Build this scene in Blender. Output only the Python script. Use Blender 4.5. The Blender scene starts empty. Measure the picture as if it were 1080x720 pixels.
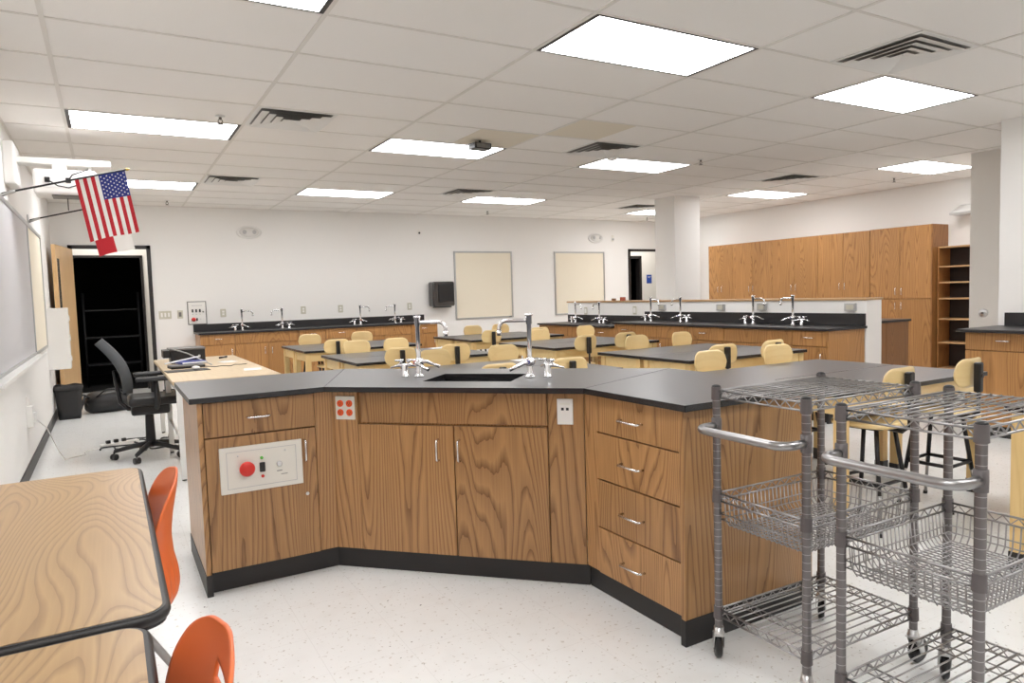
import bpy, bmesh, math, random
from mathutils import Vector, Matrix
random.seed(7)
PI = math.pi
S = bpy.context.scene
COL = S.collection

# ------------------------------------------------------------------ helpers
def lin(c):
    return c / 12.92 if c <= 0.04045 else ((c + 0.055) / 1.055) ** 2.4
def rgb(r, g, b):
    return (lin(r / 255), lin(g / 255), lin(b / 255), 1)

class MB:
    """collects shapes and links them as one mesh object"""
    def __init__(self):
        self.bm = bmesh.new()
    def _merge(self, t, M=None):
        me = bpy.data.meshes.new('t'); t.to_mesh(me); t.free()
        if M is not None: me.transform(M)
        self.bm.from_mesh(me); bpy.data.meshes.remove(me)
        return self
    def box(self, a, b, bev=0.0, seg=2, M=None):
        t = bmesh.new()
        bmesh.ops.create_cube(t, size=1)
        a = Vector(a); b = Vector(b); c = (a + b) / 2; d = b - a
        for v in t.verts:
            v.co = Vector((v.co.x * d.x + c.x, v.co.y * d.y + c.y, v.co.z * d.z + c.z))
        if bev > 0:
            bmesh.ops.bevel(t, geom=t.edges[:], offset=bev, segments=seg, affect='EDGES', profile=0.5)
        return self._merge(t, M)
    def prism(self, pts, z0, z1, bev=0.0, M=None):
        t = bmesh.new()
        A = sum(pts[i][0] * pts[(i + 1) % len(pts)][1] - pts[(i + 1) % len(pts)][0] * pts[i][1] for i in range(len(pts)))
        if A < 0: pts = pts[::-1]
        lo = [t.verts.new((p[0], p[1], z0)) for p in pts]
        hi = [t.verts.new((p[0], p[1], z1)) for p in pts]
        n = len(pts)
        t.faces.new(lo[::-1]); t.faces.new(hi)
        for i in range(n):
            t.faces.new((lo[i], lo[(i + 1) % n], hi[(i + 1) % n], hi[i]))
        if bev > 0:
            bmesh.ops.bevel(t, geom=t.edges[:], offset=bev, segments=2, affect='EDGES', profile=0.5)
        return self._merge(t, M)
    def tube(self, pts, r, n=8, cap=True, closed=False, M=None, smooth=True):
        t = bmesh.new()
        P = [Vector(p) for p in pts]; m = len(P)
        rs = r if isinstance(r, (list, tuple)) else [r] * m
        rings = []; up = None
        for i in range(m):
            if closed: d = P[(i + 1) % m] - P[i - 1]
            else: d = (P[min(i + 1, m - 1)] - P[max(i - 1, 0)])
            d.normalize()
            if up is None:
                up = Vector((0, 0, 1)) if abs(d.z) < 0.9 else Vector((1, 0, 0))
            s = d.cross(up)
            if s.length < 1e-5: s = d.cross(Vector((0.3, 1, 0.2)))
            s.normalize(); u = s.cross(d).normalized(); up = u
            rings.append([t.verts.new(P[i] + (s * math.cos(2 * PI * k / n) + u * math.sin(2 * PI * k / n)) * rs[i]) for k in range(n)])
        for i in range(m if closed else m - 1):
            a = rings[i]; b = rings[(i + 1) % m]
            for k in range(n):
                f = t.faces.new((a[k], b[k], b[(k + 1) % n], a[(k + 1) % n])); f.smooth = smooth
        if cap and not closed:
            t.faces.new(rings[0]); t.faces.new(rings[-1][::-1])
        bmesh.ops.recalc_face_normals(t, faces=t.faces[:])
        return self._merge(t, M)
    def cyl(self, c, r, z0, z1, n=20, r2=None, M=None, smooth=True):
        r2 = r if r2 is None else r2
        return self.lathe([(0, z0), (r, z0), (r2, z1), (0, z1)], n, c, M, sharp=True)
    def lathe(self, prof, n=24, c=(0, 0), M=None, sharp=False):
        t = bmesh.new(); rings = []
        for (r, z) in prof:
            if r < 1e-6: rings.append([t.verts.new((c[0], c[1], z))])
            else: rings.append([t.verts.new((c[0] + r * math.cos(2 * PI * k / n), c[1] + r * math.sin(2 * PI * k / n), z)) for k in range(n)])
        for i in range(len(rings) - 1):
            a, b = rings[i], rings[i + 1]
            flat = abs(prof[i][1] - prof[i + 1][1]) < 1e-6
            for k in range(n):
                q = (k + 1) % n
                if len(a) == 1 and len(b) == 1: continue
                if len(a) == 1: f = t.faces.new((a[0], b[q], b[k]))
                elif len(b) == 1: f = t.faces.new((a[k], a[q], b[0]))
                else: f = t.faces.new((a[k], a[q], b[q], b[k]))
                f.smooth = not flat
        bmesh.ops.recalc_face_normals(t, faces=t.faces[:])
        if sharp:
            bmesh.ops.split_edges(t, edges=[e for e in t.edges if len(e.link_faces) == 2 and e.calc_face_angle(0) > 0.9])
        return self._merge(t, M)
    def ball(self, c, r, sc=(1, 1, 1), M=None, u=16, v=10):
        t = bmesh.new(); bmesh.ops.create_uvsphere(t, u_segments=u, v_segments=v, radius=r)
        for w in t.verts: w.co = Vector((w.co.x * sc[0] + c[0], w.co.y * sc[1] + c[1], w.co.z * sc[2] + c[2]))
        for f in t.faces: f.smooth = True
        return self._merge(t, M)
    def sheet(self, fn, nu, nv, th=0.0, M=None, smooth=True, mask=None):
        """fn(u,v) -> point; optional thickness along the normal"""
        t = bmesh.new()
        g = [[t.verts.new(fn(i / nu, j / nv)) for j in range(nv + 1)] for i in range(nu + 1)]
        for i in range(nu):
            for j in range(nv):
                if mask and not mask((i + .5) / nu, (j + .5) / nv): continue
                f = t.faces.new((g[i][j], g[i + 1][j], g[i + 1][j + 1], g[i][j + 1])); f.smooth = smooth
        lone = [v for v in t.verts if not v.link_faces]
        bmesh.ops.delete(t, geom=lone, context='VERTS')
        bmesh.ops.recalc_face_normals(t, faces=t.faces[:])
        if th:
            bmesh.ops.solidify(t, geom=t.faces[:], thickness=th)
            bmesh.ops.recalc_face_normals(t, faces=t.faces[:])
        return self._merge(t, M)
    def quad(self, pts):
        t = bmesh.new(); t.faces.new([t.verts.new(p) for p in pts]); return self._merge(t)
    def build(self, name, m, parent=None, kind=None, loc=None, rot=None, top_face=None):
        me = bpy.data.meshes.new(name); self.bm.to_mesh(me); self.bm.free()
        ms = m if isinstance(m, (list, tuple)) else [m]
        for x in ms: me.materials.append(x)
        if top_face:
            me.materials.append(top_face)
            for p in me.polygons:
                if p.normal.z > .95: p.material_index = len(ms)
        o = bpy.data.objects.new(name, me); COL.objects.link(o)
        if parent is not None: o.parent = parent
        if kind: o['kind'] = kind
        if loc is not None: o.location = loc
        if rot is not None: o.rotation_euler = rot
        return o

def tag(o, label, cat, group=None):
    o['label'] = label; o['category'] = cat
    if group: o['group'] = group
    return o
def thing(name, label, cat, loc=(0, 0, 0), rz=0.0, group=None):
    o = bpy.data.objects.new(name, None); COL.objects.link(o)
    o.empty_display_size = 0.05
    o.location = loc; o.rotation_euler = (0, 0, rz)
    return tag(o, label, cat, group)
def dup(o, loc=None, rz=None, label=None, group=None, parent=None):
    c = o.copy(); COL.objects.link(c)
    if parent is not None: c.parent = parent
    if loc is not None: c.location = loc
    if rz is not None: c.rotation_euler = (0, 0, rz)
    if label: c['label'] = label
    if group: c['group'] = group
    for ch in list(o.children): dup(ch, parent=c)
    return c
def Rz(a, loc=(0, 0, 0)):
    return Matrix.Translation(Vector(loc)) @ Matrix.Rotation(a, 4, 'Z')
def arc(c, r, a0, a1, n, fx, fz):
    """points of an arc in the plane of unit vectors fx, fz"""
    c = Vector(c); fx = Vector(fx); fz = Vector(fz)
    return [c + fx * (r * math.cos(a0 + (a1 - a0) * i / n)) + fz * (r * math.sin(a0 + (a1 - a0) * i / n)) for i in range(n + 1)]

# ------------------------------------------------------------------ materials
def mat(name, col=(0.8, 0.8, 0.8, 1), rough=0.5, metal=0.0, spec=None, coat=0.0, bump=None):
    m = bpy.data.materials.new(name); m.use_nodes = True
    b = m.node_tree.nodes['Principled BSDF']
    b.inputs['Base Color'].default_value = col
    b.inputs['Roughness'].default_value = rough
    b.inputs['Metallic'].default_value = metal
    if spec is not None: b.inputs['Specular IOR Level'].default_value = spec
    if coat: b.inputs['Coat Weight'].default_value = coat; b.inputs['Coat Roughness'].default_value = 0.15
    N = m.node_tree.nodes; L = m.node_tree.links
    # light mottling keeps every surface procedural
    tc = N.new('ShaderNodeTexCoord'); nz = N.new('ShaderNodeTexNoise')
    nz.inputs['Scale'].default_value = bump[0] if bump else 40
    nz.inputs['Detail'].default_value = 3
    L.new(tc.outputs['Object'], nz.inputs['Vector'])
    bp = N.new('ShaderNodeBump'); bp.inputs['Strength'].default_value = bump[1] if bump else 0.02
    bp.inputs['Distance'].default_value = 0.002
    L.new(nz.outputs['Fac'], bp.inputs['Height']); L.new(bp.outputs['Normal'], b.inputs['Normal'])
    return m

def wood(name, light, dark, axis=2, scale=1.0, rough=0.35, rings=11.0, amt=0.55, squash=0.10, coat=0.0, fib=0.5):
    m = bpy.data.materials.new(name); m.use_nodes = True
    N = m.node_tree.nodes; L = m.node_tree.links; b = N['Principled BSDF']
    tc = N.new('ShaderNodeTexCoord'); oi = N.new('ShaderNodeObjectInfo')
    off = N.new('ShaderNodeVectorMath'); off.operation = 'MULTIPLY_ADD'
    mul = N.new('ShaderNodeCombineXYZ')
    for i, k in enumerate((31.0, 17.0, 23.0)):
        q = N.new('ShaderNodeMath'); q.operation = 'MULTIPLY'; q.inputs[1].default_value = k
        L.new(oi.outputs['Random'], q.inputs[0]); L.new(q.outputs[0], mul.inputs[i])
    ad = N.new('ShaderNodeVectorMath'); ad.operation = 'ADD'
    L.new(tc.outputs['Object'], ad.inputs[0]); L.new(mul.outputs[0], ad.inputs[1])
    def mp(s, sq):
        x = N.new('ShaderNodeMapping'); v = [s, s, s]; v[axis] = s * sq
        x.inputs['Scale'].default_value = v; L.new(ad.outputs[0], x.inputs['Vector']); return x
    n1 = N.new('ShaderNodeTexNoise'); n1.inputs['Scale'].default_value = 1.0; n1.inputs['Detail'].default_value = 1.5; n1.inputs['Roughness'].default_value = 0.35
    L.new(mp(3.2 * scale, squash).outputs[0], n1.inputs['Vector'])
    k = N.new('ShaderNodeMath'); k.operation = 'MULTIPLY'; k.inputs[1].default_value = rings
    L.new(n1.outputs['Fac'], k.inputs[0])
    # a little fine waviness on the contour lines
    n3 = N.new('ShaderNodeTexNoise'); n3.inputs['Scale'].default_value = 1.0; n3.inputs['Detail'].default_value = 2
    L.new(mp(45 * scale, 0.12).outputs[0], n3.inputs['Vector'])
    k3 = N.new('ShaderNodeMath'); k3.operation = 'MULTIPLY_ADD'; k3.inputs[1].default_value = 0.45
    L.new(n3.outputs['Fac'], k3.inputs[0]); L.new(k.outputs[0], k3.inputs[2])
    fr = N.new('ShaderNodeMath'); fr.operation = 'FRACT'; L.new(k3.outputs[0], fr.inputs[0])
    rp = N.new('ShaderNodeValToRGB'); rp.color_ramp.elements[0].position = 0.0; rp.color_ramp.elements[0].color = (1, 1, 1, 1)
    rp.color_ramp.elements[1].position = 0.36; rp.color_ramp.elements[1].color = (0, 0, 0, 1)
    e = rp.color_ramp.elements.new(0.97); e.color = (0.35, 0.35, 0.35, 1)
    L.new(fr.outputs[0], rp.inputs['Fac'])
    n2 = N.new('ShaderNodeTexNoise'); n2.inputs['Scale'].default_value = 1.0; n2.inputs['Detail'].default_value = 4
    L.new(mp(190 * scale, 0.025).outputs[0], n2.inputs['Vector'])
    a1 = N.new('ShaderNodeMath'); a1.operation = 'MULTIPLY'; a1.inputs[1].default_value = amt
    L.new(rp.outputs['Color'], a1.inputs[0])
    a2 = N.new('ShaderNodeMath'); a2.operation = 'MULTIPLY_ADD'; a2.inputs[1].default_value = fib
    L.new(n2.outputs['Fac'], a2.inputs[0]); L.new(a1.outputs[0], a2.inputs[2]); a2.use_clamp = True
    mx = N.new('ShaderNodeMix'); mx.data_type = 'RGBA'
    mx.inputs[6].default_value = light; mx.inputs[7].default_value = dark
    L.new(a2.outputs[0], mx.inputs[0])
    # broad tone drift between veneer leaves
    hs = N.new('ShaderNodeHueSaturation')
    vr = N.new('ShaderNodeMapRange'); vr.inputs['To Min'].default_value = 0.9; vr.inputs['To Max'].default_value = 1.1
    L.new(oi.outputs['Random'], vr.inputs['Value']); L.new(vr.outputs[0], hs.inputs['Value'])
    L.new(mx.outputs[2], hs.inputs['Color']); L.new(hs.outputs[0], b.inputs['Base Color'])
    b.inputs['Roughness'].default_value = rough
    if coat: b.inputs['Coat Weight'].default_value = coat; b.inputs['Coat Roughness'].default_value = 0.2
    bp = N.new('ShaderNodeBump'); bp.inputs['Strength'].default_value = 0.06; bp.inputs['Distance'].default_value = 0.001
    L.new(n2.outputs['Fac'], bp.inputs['Height']); L.new(bp.outputs['Normal'], b.inputs['Normal'])
    return m

M = {}
M['wall'] = mat('wall_paint', rgb(240, 238, 235), 0.6, bump=(60, 0.05))
M['wallgrey'] = mat('wall_paint_grey', rgb(226, 222, 216), 0.6, bump=(60, 0.05))
M['tile'] = mat('ceiling_tile', rgb(243, 240, 236), 0.9, bump=(160, 0.35))
M['grid'] = mat('ceiling_bar', rgb(226, 222, 216), 0.6)
M['tantile'] = mat('tan_tile', rgb(228, 220, 204), 0.9, bump=(160, 0.3))
M['oak'] = wood('oak_veneer', rgb(200, 153, 101), rgb(108, 70, 38), rings=46, amt=0.62, rough=0.33, coat=0.12)
M['oakh'] = wood('oak_veneer_warm', rgb(196, 145, 90), rgb(120, 78, 40), rings=46, amt=0.55, rough=0.36)
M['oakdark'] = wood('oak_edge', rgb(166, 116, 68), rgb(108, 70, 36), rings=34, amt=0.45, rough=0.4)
M['lamdesk'] = wood('light_laminate', rgb(222, 200, 166), rgb(196, 168, 130), axis=1, amt=0.35, rings=26, rough=0.35, fib=0.3)
M['birch'] = wood('birch', rgb(240, 214, 158), rgb(222, 188, 128), axis=0, amt=0.3, rings=10, rough=0.3, fib=0.4, coat=0.3)
M['birchleg'] = wood('birch_leg', rgb(234, 204, 146), rgb(208, 172, 112), axis=2, amt=0.35, rings=20, rough=0.4, fib=0.45)
M['doorwood'] = wood('door_maple', rgb(216, 180, 132), rgb(190, 150, 102), amt=0.3, rough=0.4, fib=0.35)
M['cap'] = wood('cap_oak', rgb(206, 168, 122), rgb(168, 126, 82), axis=1, amt=0.4, rough=0.4)
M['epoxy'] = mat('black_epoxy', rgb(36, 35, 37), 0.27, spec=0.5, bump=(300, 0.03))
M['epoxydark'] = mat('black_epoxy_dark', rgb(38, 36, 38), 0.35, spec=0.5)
M['epoxysheen'] = mat('epoxy_top_sheen', rgb(82, 81, 83), 0.3, spec=0.5, bump=(300, 0.03))  # paler than the slab edges: grazing sheen put into the upward faces' colour
M['sink'] = mat('sink_resin', rgb(34, 34, 36), 0.4)
M['rubber'] = mat('black_rubber', rgb(40, 38, 38), 0.45)
M['black'] = mat('black_plastic', rgb(32, 31, 32), 0.4)
M['blackmetal'] = mat('black_metal', rgb(38, 36, 38), 0.35, 0.3)
M['frame'] = mat('black_steel_frame', rgb(34, 30, 30), 0.4)
M['chrome'] = mat('chrome', (0.86, 0.86, 0.88, 1), 0.08, 1.0)
M['pull'] = mat('satin_pull', (0.78, 0.78, 0.79, 1), 0.24, 1.0)
M['steel'] = mat('brushed_steel', (0.68, 0.68, 0.68, 1), 0.28, 1.0)
M['alu'] = mat('aluminium', rgb(190, 190, 190), 0.35, 0.8)
M['greytube'] = mat('grey_tube', rgb(168, 166, 164), 0.35, 0.5)
M['wire'] = mat('zinc_wire', (0.36, 0.35, 0.35, 1), 0.33, 1.0)
M['white'] = mat('white_plastic', rgb(238, 236, 232), 0.35)
M['whitemetal'] = mat('white_metal', rgb(232, 231, 228), 0.4)
M['beige'] = mat('beige_panel', rgb(232, 229, 220), 0.45)
M['almond'] = mat('almond_plate', rgb(200, 196, 180), 0.4)
M['red'] = mat('red_plastic', rgb(214, 52, 44), 0.35)
M['green'] = mat('green_lens', rgb(90, 190, 60), 0.3)
M['redorange'] = mat('orange_red_socket', rgb(238, 92, 38), 0.4)
M['orange'] = mat('orange_shell', rgb(232, 112, 56), 0.38)
M['tack'] = mat('tackboard_cloth', rgb(236, 227, 208), 0.9, bump=(400, 0.2))
M['board'] = mat('whiteboard', rgb(206, 205, 208), 0.4)
M['charcoal'] = mat('charcoal_cloth', rgb(84, 86, 88), 0.9, bump=(500, 0.4))
M['navy'] = mat('blue_plastic', rgb(44, 62, 150), 0.4)
M['bluesign'] = mat('blue_sign', rgb(40, 74, 160), 0.4)
M['paper'] = mat('paper', rgb(240, 240, 238), 0.7)
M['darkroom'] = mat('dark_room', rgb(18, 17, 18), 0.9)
M['duct'] = mat('duct_grey', rgb(150, 148, 145), 0.7)
M['darksteel'] = mat('dark_rack', rgb(46, 46, 48), 0.5, 0.4)
M['sprk'] = mat('sprinkler_metal', rgb(110, 104, 100), 0.4, 0.7)
M['dispenser'] = mat('smoked_plastic', rgb(62, 58, 56), 0.2, coat=0.5)
M['lens'] = mat('clear_lens', rgb(226, 224, 220), 0.15)
M['greyroof'] = mat('grey_steel_box', rgb(120, 118, 116), 0.4, 0.4)
M['bin'] = mat('clear_grey', rgb(150, 152, 152), 0.4)
M['cord'] = mat('black_cord', rgb(28, 27, 28), 0.5)
M['whitecord'] = mat('white_cord', rgb(226, 224, 220), 0.5)
M['brass'] = mat('gold_tip', rgb(196, 168, 96), 0.3, 0.7)
M['shelfback'] = mat('dark_back', rgb(44, 32, 26), 0.6)
M['carton'] = mat('brown_carton', rgb(128, 92, 66), 0.7)
M['maroon'] = mat('maroon_carton', rgb(168, 84, 62), 0.6)

# light diffuser: only the lamps emit
def emit(name, col, s):
    m = bpy.data.materials.new(name); m.use_nodes = True
    N = m.node_tree.nodes; L = m.node_tree.links
    b = N['Principled BSDF']; b.inputs['Base Color'].default_value = (0.9, 0.9, 0.9, 1)
    b.inputs['Emission Color'].default_value = col; b.inputs['Emission Strength'].default_value = s
    return m
LAMP = 13.2
M['lamp'] = emit('lit_diffuser', (0.985, 0.99, 1.0, 1), LAMP)

# floor tile with specks
def floor_mat():
    m = bpy.data.materials.new('vinyl_floor'); m.use_nodes = True
    N = m.node_tree.nodes; L = m.node_tree.links; b = N['Principled BSDF']
    tc = N.new('ShaderNodeTexCoord')
    def speck(scale, thr, soft):
        n = N.new('ShaderNodeTexNoise'); n.inputs['Scale'].default_value = scale; n.inputs['Detail'].default_value = 1.0
        L.new(tc.outputs['Object'], n.inputs['Vector'])
        r = N.new('ShaderNodeMapRange'); r.inputs['From Min'].default_value = thr; r.inputs['From Max'].default_value = thr + soft
        L.new(n.outputs['Fac'], r.inputs['Value']); return r
    s1 = speck(55, 0.66, 0.05); s2 = speck(46, 0.76, 0.03); s3 = speck(9, 0.5, 0.5)
    c0 = N.new('ShaderNodeMix'); c0.data_type = 'RGBA'; c0.inputs[6].default_value = rgb(241, 242, 241); c0.inputs[7].default_value = rgb(235, 235, 233)
    L.new(s3.outputs[0], c0.inputs[0])
    c1 = N.new('ShaderNodeMix'); c1.data_type = 'RGBA'; c1.inputs[7].default_value = rgb(214, 211, 206)
    L.new(s1.outputs[0], c1.inputs[0]); L.new(c0.outputs[2], c1.inputs[6])
    c2 = N.new('ShaderNodeMix'); c2.data_type = 'RGBA'; c2.inputs[7].default_value = rgb(96, 92, 90)
    L.new(s2.outputs[0], c2.inputs[0]); L.new(c1.outputs[2], c2.inputs[6])
    # tile joints, 30.5 cm
    br = N.new('ShaderNodeTexBrick'); br.offset = 0; br.inputs['Scale'].default_value = 1
    br.inputs['Brick Width'].default_value = 0.3048; br.inputs['Row Height'].default_value = 0.3048
    br.inputs['Mortar Size'].default_value = 0.0009; br.inputs['Mortar Smooth'].default_value = 0.3
    br.inputs['Color1'].default_value = br.inputs['Color2'].default_value = (0, 0, 0, 1); br.inputs['Mortar'].default_value = (1, 1, 1, 1)
    L.new(tc.outputs['Object'], br.inputs['Vector'])
    mm = N.new('ShaderNodeMath'); mm.operation = 'MULTIPLY'; mm.inputs[1].default_value = 0.22
    L.new(br.outputs['Color'], mm.inputs[0])
    c3 = N.new('ShaderNodeMix'); c3.data_type = 'RGBA'; c3.inputs[7].default_value = rgb(150, 146, 140)
    L.new(mm.outputs[0], c3.inputs[0]); L.new(c2.outputs[2], c3.inputs[6])
    L.new(c3.outputs[2], b.inputs['Base Color'])
    b.inputs['Roughness'].default_value = 0.22
    return m
M['floor'] = floor_mat()

# cart post: grooved every inch
def post_mat():
    m = mat('grooved_post', (0.20, 0.185, 0.185, 1), 0.34, 0.85)
    N = m.node_tree.nodes; L = m.node_tree.links; b = N['Principled BSDF']
    tc = N.new('ShaderNodeTexCoord'); sp = N.new('ShaderNodeSeparateXYZ'); L.new(tc.outputs['Object'], sp.inputs[0])
    a = N.new('ShaderNodeMath'); a.operation = 'DIVIDE'; a.inputs[1].default_value = 0.0254; L.new(sp.outputs['Z'], a.inputs[0])
    f = N.new('ShaderNodeMath'); f.operation = 'FRACT'; L.new(a.outputs[0], f.inputs[0])
    g = N.new('ShaderNodeMath'); g.operation = 'GREATER_THAN'; g.inputs[1].default_value = 0.92; L.new(f.outputs[0], g.inputs[0])
    mx = N.new('ShaderNodeMix'); mx.data_type = 'RGBA'; mx.inputs[6].default_value = (0.20, 0.185, 0.185, 1); mx.inputs[7].default_value = (0.42, 0.40, 0.40, 1)
    L.new(g.outputs[0], mx.inputs[0]); L.new(mx.outputs[2], b.inputs['Base Color'])
    return m
M['post'] = post_mat()
M['collar'] = mat('collar_plastic', rgb(96, 90, 90), 0.45)

# ------------------------------------------------------------------ room shell
H = 2.7475
XL, YB, XR, YF = -0.62, 11.33, 10.40, -2.8
def struct(mb, name, m, parent=None):
    return mb.build(name, m, parent, kind='structure' if parent is None else None)
struct(MB().box((-2.6, YF - .2, -0.1), (13.2, 16.2, 0)), 'floor', M['floor'])
GX0, GY0, GW, GD = 2.2418, 2.9432, 1.2192, 0.6096
cl = struct(MB().box((XL - .15, YF - .15, H), (13.2, YB + .15, H + 0.1)), 'ceiling', M['tile'])
g = MB()
for i in range(-3, 7):
    x = GX0 + i * GW
    if XL < x < XR: g.box((x - .012, YF, H - .005), (x + .012, YB, H))
for j in range(-10, 14):
    y = GY0 + j * GD
    if YF < y < YB: g.box((XL, y - .009, H - .0042), (XR, y + .009, H))
g.box((XL, YB - .02, H - .005), (XR, YB, H)).box((XL, YF, H - .005), (XL + .02, YB, H)).box((XR - .02, YF, H - .005), (XR, YB, H))
g.build('ceiling_grid', M['grid'], cl)
struct(MB().box((XL - .15, YF, 0), (XL, YB, H)), 'wall_left', M['wall'])
D1 = (-.43, .575); D2 = (9.30, 10.31); DT = 2.18
w = MB().box((XL - .15, YB, 0), (D1[0], YB + .15, H)).box((D1[0], YB, DT), (D1[1], YB + .15, H)).box((D1[1], YB, 0), (D2[0], YB + .15, H))
w.box((D2[0], YB, DT), (D2[1], YB + .15, H)).box((D2[1], YB, 0), (13.2, YB + .15, H))
struct(w, 'wall_back', M['wall'])
struct(MB().box((XR, 3.33, 0), (XR + .15, YB, H)), 'wall_right', M['wall'])
struct(MB().box((8.5, 3.33, 0), (XR, 4.33, H)), 'wall_alcove', M['wallgrey'])
struct(MB().box((7.03, YF, 0), (XR, 3.33, H)), 'wall_side', M['wall'])
struct(MB().box((XL, YF - .15, 0), (7.03, YF, H)), 'wall_front', M['wall'])
struct(MB().box((7.56, 8.09, 0), (8.08, 8.53, H)), 'column', M['wall'])
# corridor behind the two doorways
YC = 12.6
c = MB().box((-2.6, YC, 0), (-.50, YC + .12, 2.7)).box((-.50, YC, 2.12), (.52, YC + .12, 2.7)).box((.52, YC, 0), (10.05, YC + .12, 2.7)).box((10.05, YC, 2.12), (10.72, YC + .12, 2.7)).box((10.72, YC, 0), (13.2, YC + .12, 2.7))
c.box((-2.6, YB + .15, 2.7), (13.2, YC + .12, 2.75)).box((-2.6, YB + .15, 0), (-2.5, YC, 2.7)).box((13.1, YB + .15, 0), (13.2, YC, 2.7))
struct(c, 'wall_corridor', M['wallgrey'])
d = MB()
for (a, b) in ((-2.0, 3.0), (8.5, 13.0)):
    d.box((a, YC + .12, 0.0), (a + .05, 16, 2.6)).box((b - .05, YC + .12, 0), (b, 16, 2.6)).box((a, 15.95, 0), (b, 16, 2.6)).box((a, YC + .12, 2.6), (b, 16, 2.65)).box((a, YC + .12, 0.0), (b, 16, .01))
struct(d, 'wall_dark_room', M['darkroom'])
# baseboards
struct(MB().box((XL, YF, 0), (XL + .012, YB, .10)), 'baseboard_left', M['rubber'])
struct(MB().box((D1[1] + .002, YB - .012, 0), (D2[0] - .002, YB, .10)), 'baseboard_back', M['rubber'])
# half wall behind the sinks
hw = MB().box((6.47, 4.25, 0), (6.72, 9.42, 1.165)).build('wall_half', M['wall'], kind='structure')
MB().box((6.455, 4.24, 1.165), (6.735, 9.44, 1.187), .004).build('wall_cap', M['cap'], hw)

# door frames and leaves
def door_frame(n, x0, x1, y, top, dep, wdt=.05):
    o = MB().box((x0, y - .025, 0), (x0 + wdt, y + dep, top)).box((x1 - wdt, y - .025, 0), (x1, y + dep, top)).box((x0, y - .025, top - wdt), (x1, y + dep, top))
    return struct(o, n, M['frame'])
df1 = door_frame('door_1', D1[0], D1[1], YB, DT, .03)
df2 = door_frame('door_2', D2[0], D2[1], YB, DT, .03)
door_frame('door_3', -.50, .52, YC, 2.12, .12, .035)
door_frame('door_4', 10.05, 10.72, YC, 2.12, .12, .06)
def door_leaf(name, parent, hinge, ang, wd, htop, window=True):
    r = bpy.data.objects.new(name, None); COL.objects.link(r); r.parent = parent
    r.location = hinge; r.rotation_euler = (0, 0, ang)
    MB().box((0.0, -.022, .01), (wd, .022, htop), .002).build('leaf', M['doorwood'], parent).matrix_local = Rz(ang, hinge)
    bpy.data.objects.remove(r)
    if window:
        MB().box((wd - .16, -.025, 1.05), (wd - .06, .025, 1.95), .002).build('door_glass', M['dispenser'], parent).matrix_local = Rz(ang, hinge)
    hb = MB()
    for s in (-1, 1):
        hb.cyl((0, 0), .027, 0, .012, 16, M=Matrix.Translation((wd - .065, s * .034, .99)) @ Matrix.Rotation(PI / 2, 4, 'X') @ Matrix.Translation((0, 0, -.006)))
        hb.tube([(wd - .065, s * .024, .99), (wd - .065, s * .07, .99), (wd - .09, s * .078, .99), (wd - .18, s * .078, .985)], .009, 8)
    hb.build('door_handle', M['steel'], parent).matrix_local = Rz(ang, hinge)
door_leaf('leaf', df1, (-.395, YB - .03, 0), math.radians(-99.5), .92, 2.12)
door_leaf('leaf', df2, (10.272, YB - .03, 0), math.radians(-90), .92, 2.12, False)
# ------------------------------------------------------------------ cabinets
def pull(parent, c, axis, L=.10, name='handle', off=(0, 0, 0)):
    """arched wire pull standing off the front (front looks along -y)"""
    x, y, z = c; h = L / 2; p = .03
    if axis == 'x':
        pts = [(x - h, y, z), (x - h, y - p * .75, z), (x - h + .008, y - p, z), (x + h - .008, y - p, z), (x + h, y - p * .75, z), (x + h, y, z)]
    else:
        pts = [(x, y, z - h), (x, y - p * .75, z - h), (x, y - p, z - h + .008), (x, y - p, z + h - .008), (x, y - p * .75, z + h), (x, y, z + h)]
    return MB().tube(pts, .0048, 8).build(name, M['pull'], parent)

def base_cabinet(label, loc, rz, w, top, depth, layout, group=None, wood_=None, end=None, toe=True):
    """local: x along the front, y into the depth, front plane y = 0"""
    wd = M[wood_ or 'oakh']
    t = thing('base_cabinet', label, 'cabinet', loc, rz, group)
    MB().box((.002, .02, .10), (w - .002, depth, top), .001).build('body', wd, t)
    if toe: MB().box((.002, .05, 0), (w - .002, depth, .10)).build('toe_kick', M['rubber'], t)
    for it in layout:
        k, x0, x1, z0, z1 = it[:5]
        gname = {'drawer': 'drawer', 'door': 'door', 'panel': 'false_front'}[k]
        o = MB().box((x0 + .003, 0, z0), (x1 - .003, .019, z1), .0015).build(gname, wd, t)
        if k == 'drawer': pull(o, ((x0 + x1) / 2, 0, (z0 + z1) / 2 + .01), 'x')
        if k == 'door':
            hx = x1 - .05 if it[5] == 'r' else x0 + .05
            pull(o, (hx, 0, z1 - .11), 'z')
    if end:
        xa, xb = ((-.019, 0) if end == 'l' else (w, w + .019))
        MB().box((xa, .0, .10), (xb, depth, top), .001).build('end_panel', wd, t)
        MB().box((xa - .002, .0, 0), (xb + .002, depth, .10)).build('end_base', M['rubber'], t)
    return t

def lay_sink(w, top):
    z = top - .155
    return [('panel', 0, w, z + .004, top - .006), ('door', 0, w / 2, .105, z - .004, 'r'), ('door', w / 2, w, .105, z - .004, 'l')]
def lay_drawer_door(w, top, side='r'):
    z = top - .155
    return [('drawer', 0, w, z + .004, top - .006), ('door', 0, w, .105, z - .004, side)]
def lay_drawers(w, top):
    z = top - .155; a = z - .004; h = (a - .105) / 3
    return [('drawer', 0, w, z + .004, top - .006)] + [('drawer', 0, w, .105 + i * h + .003, .105 + (i + 1) * h - .001) for i in range(3)]

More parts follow.
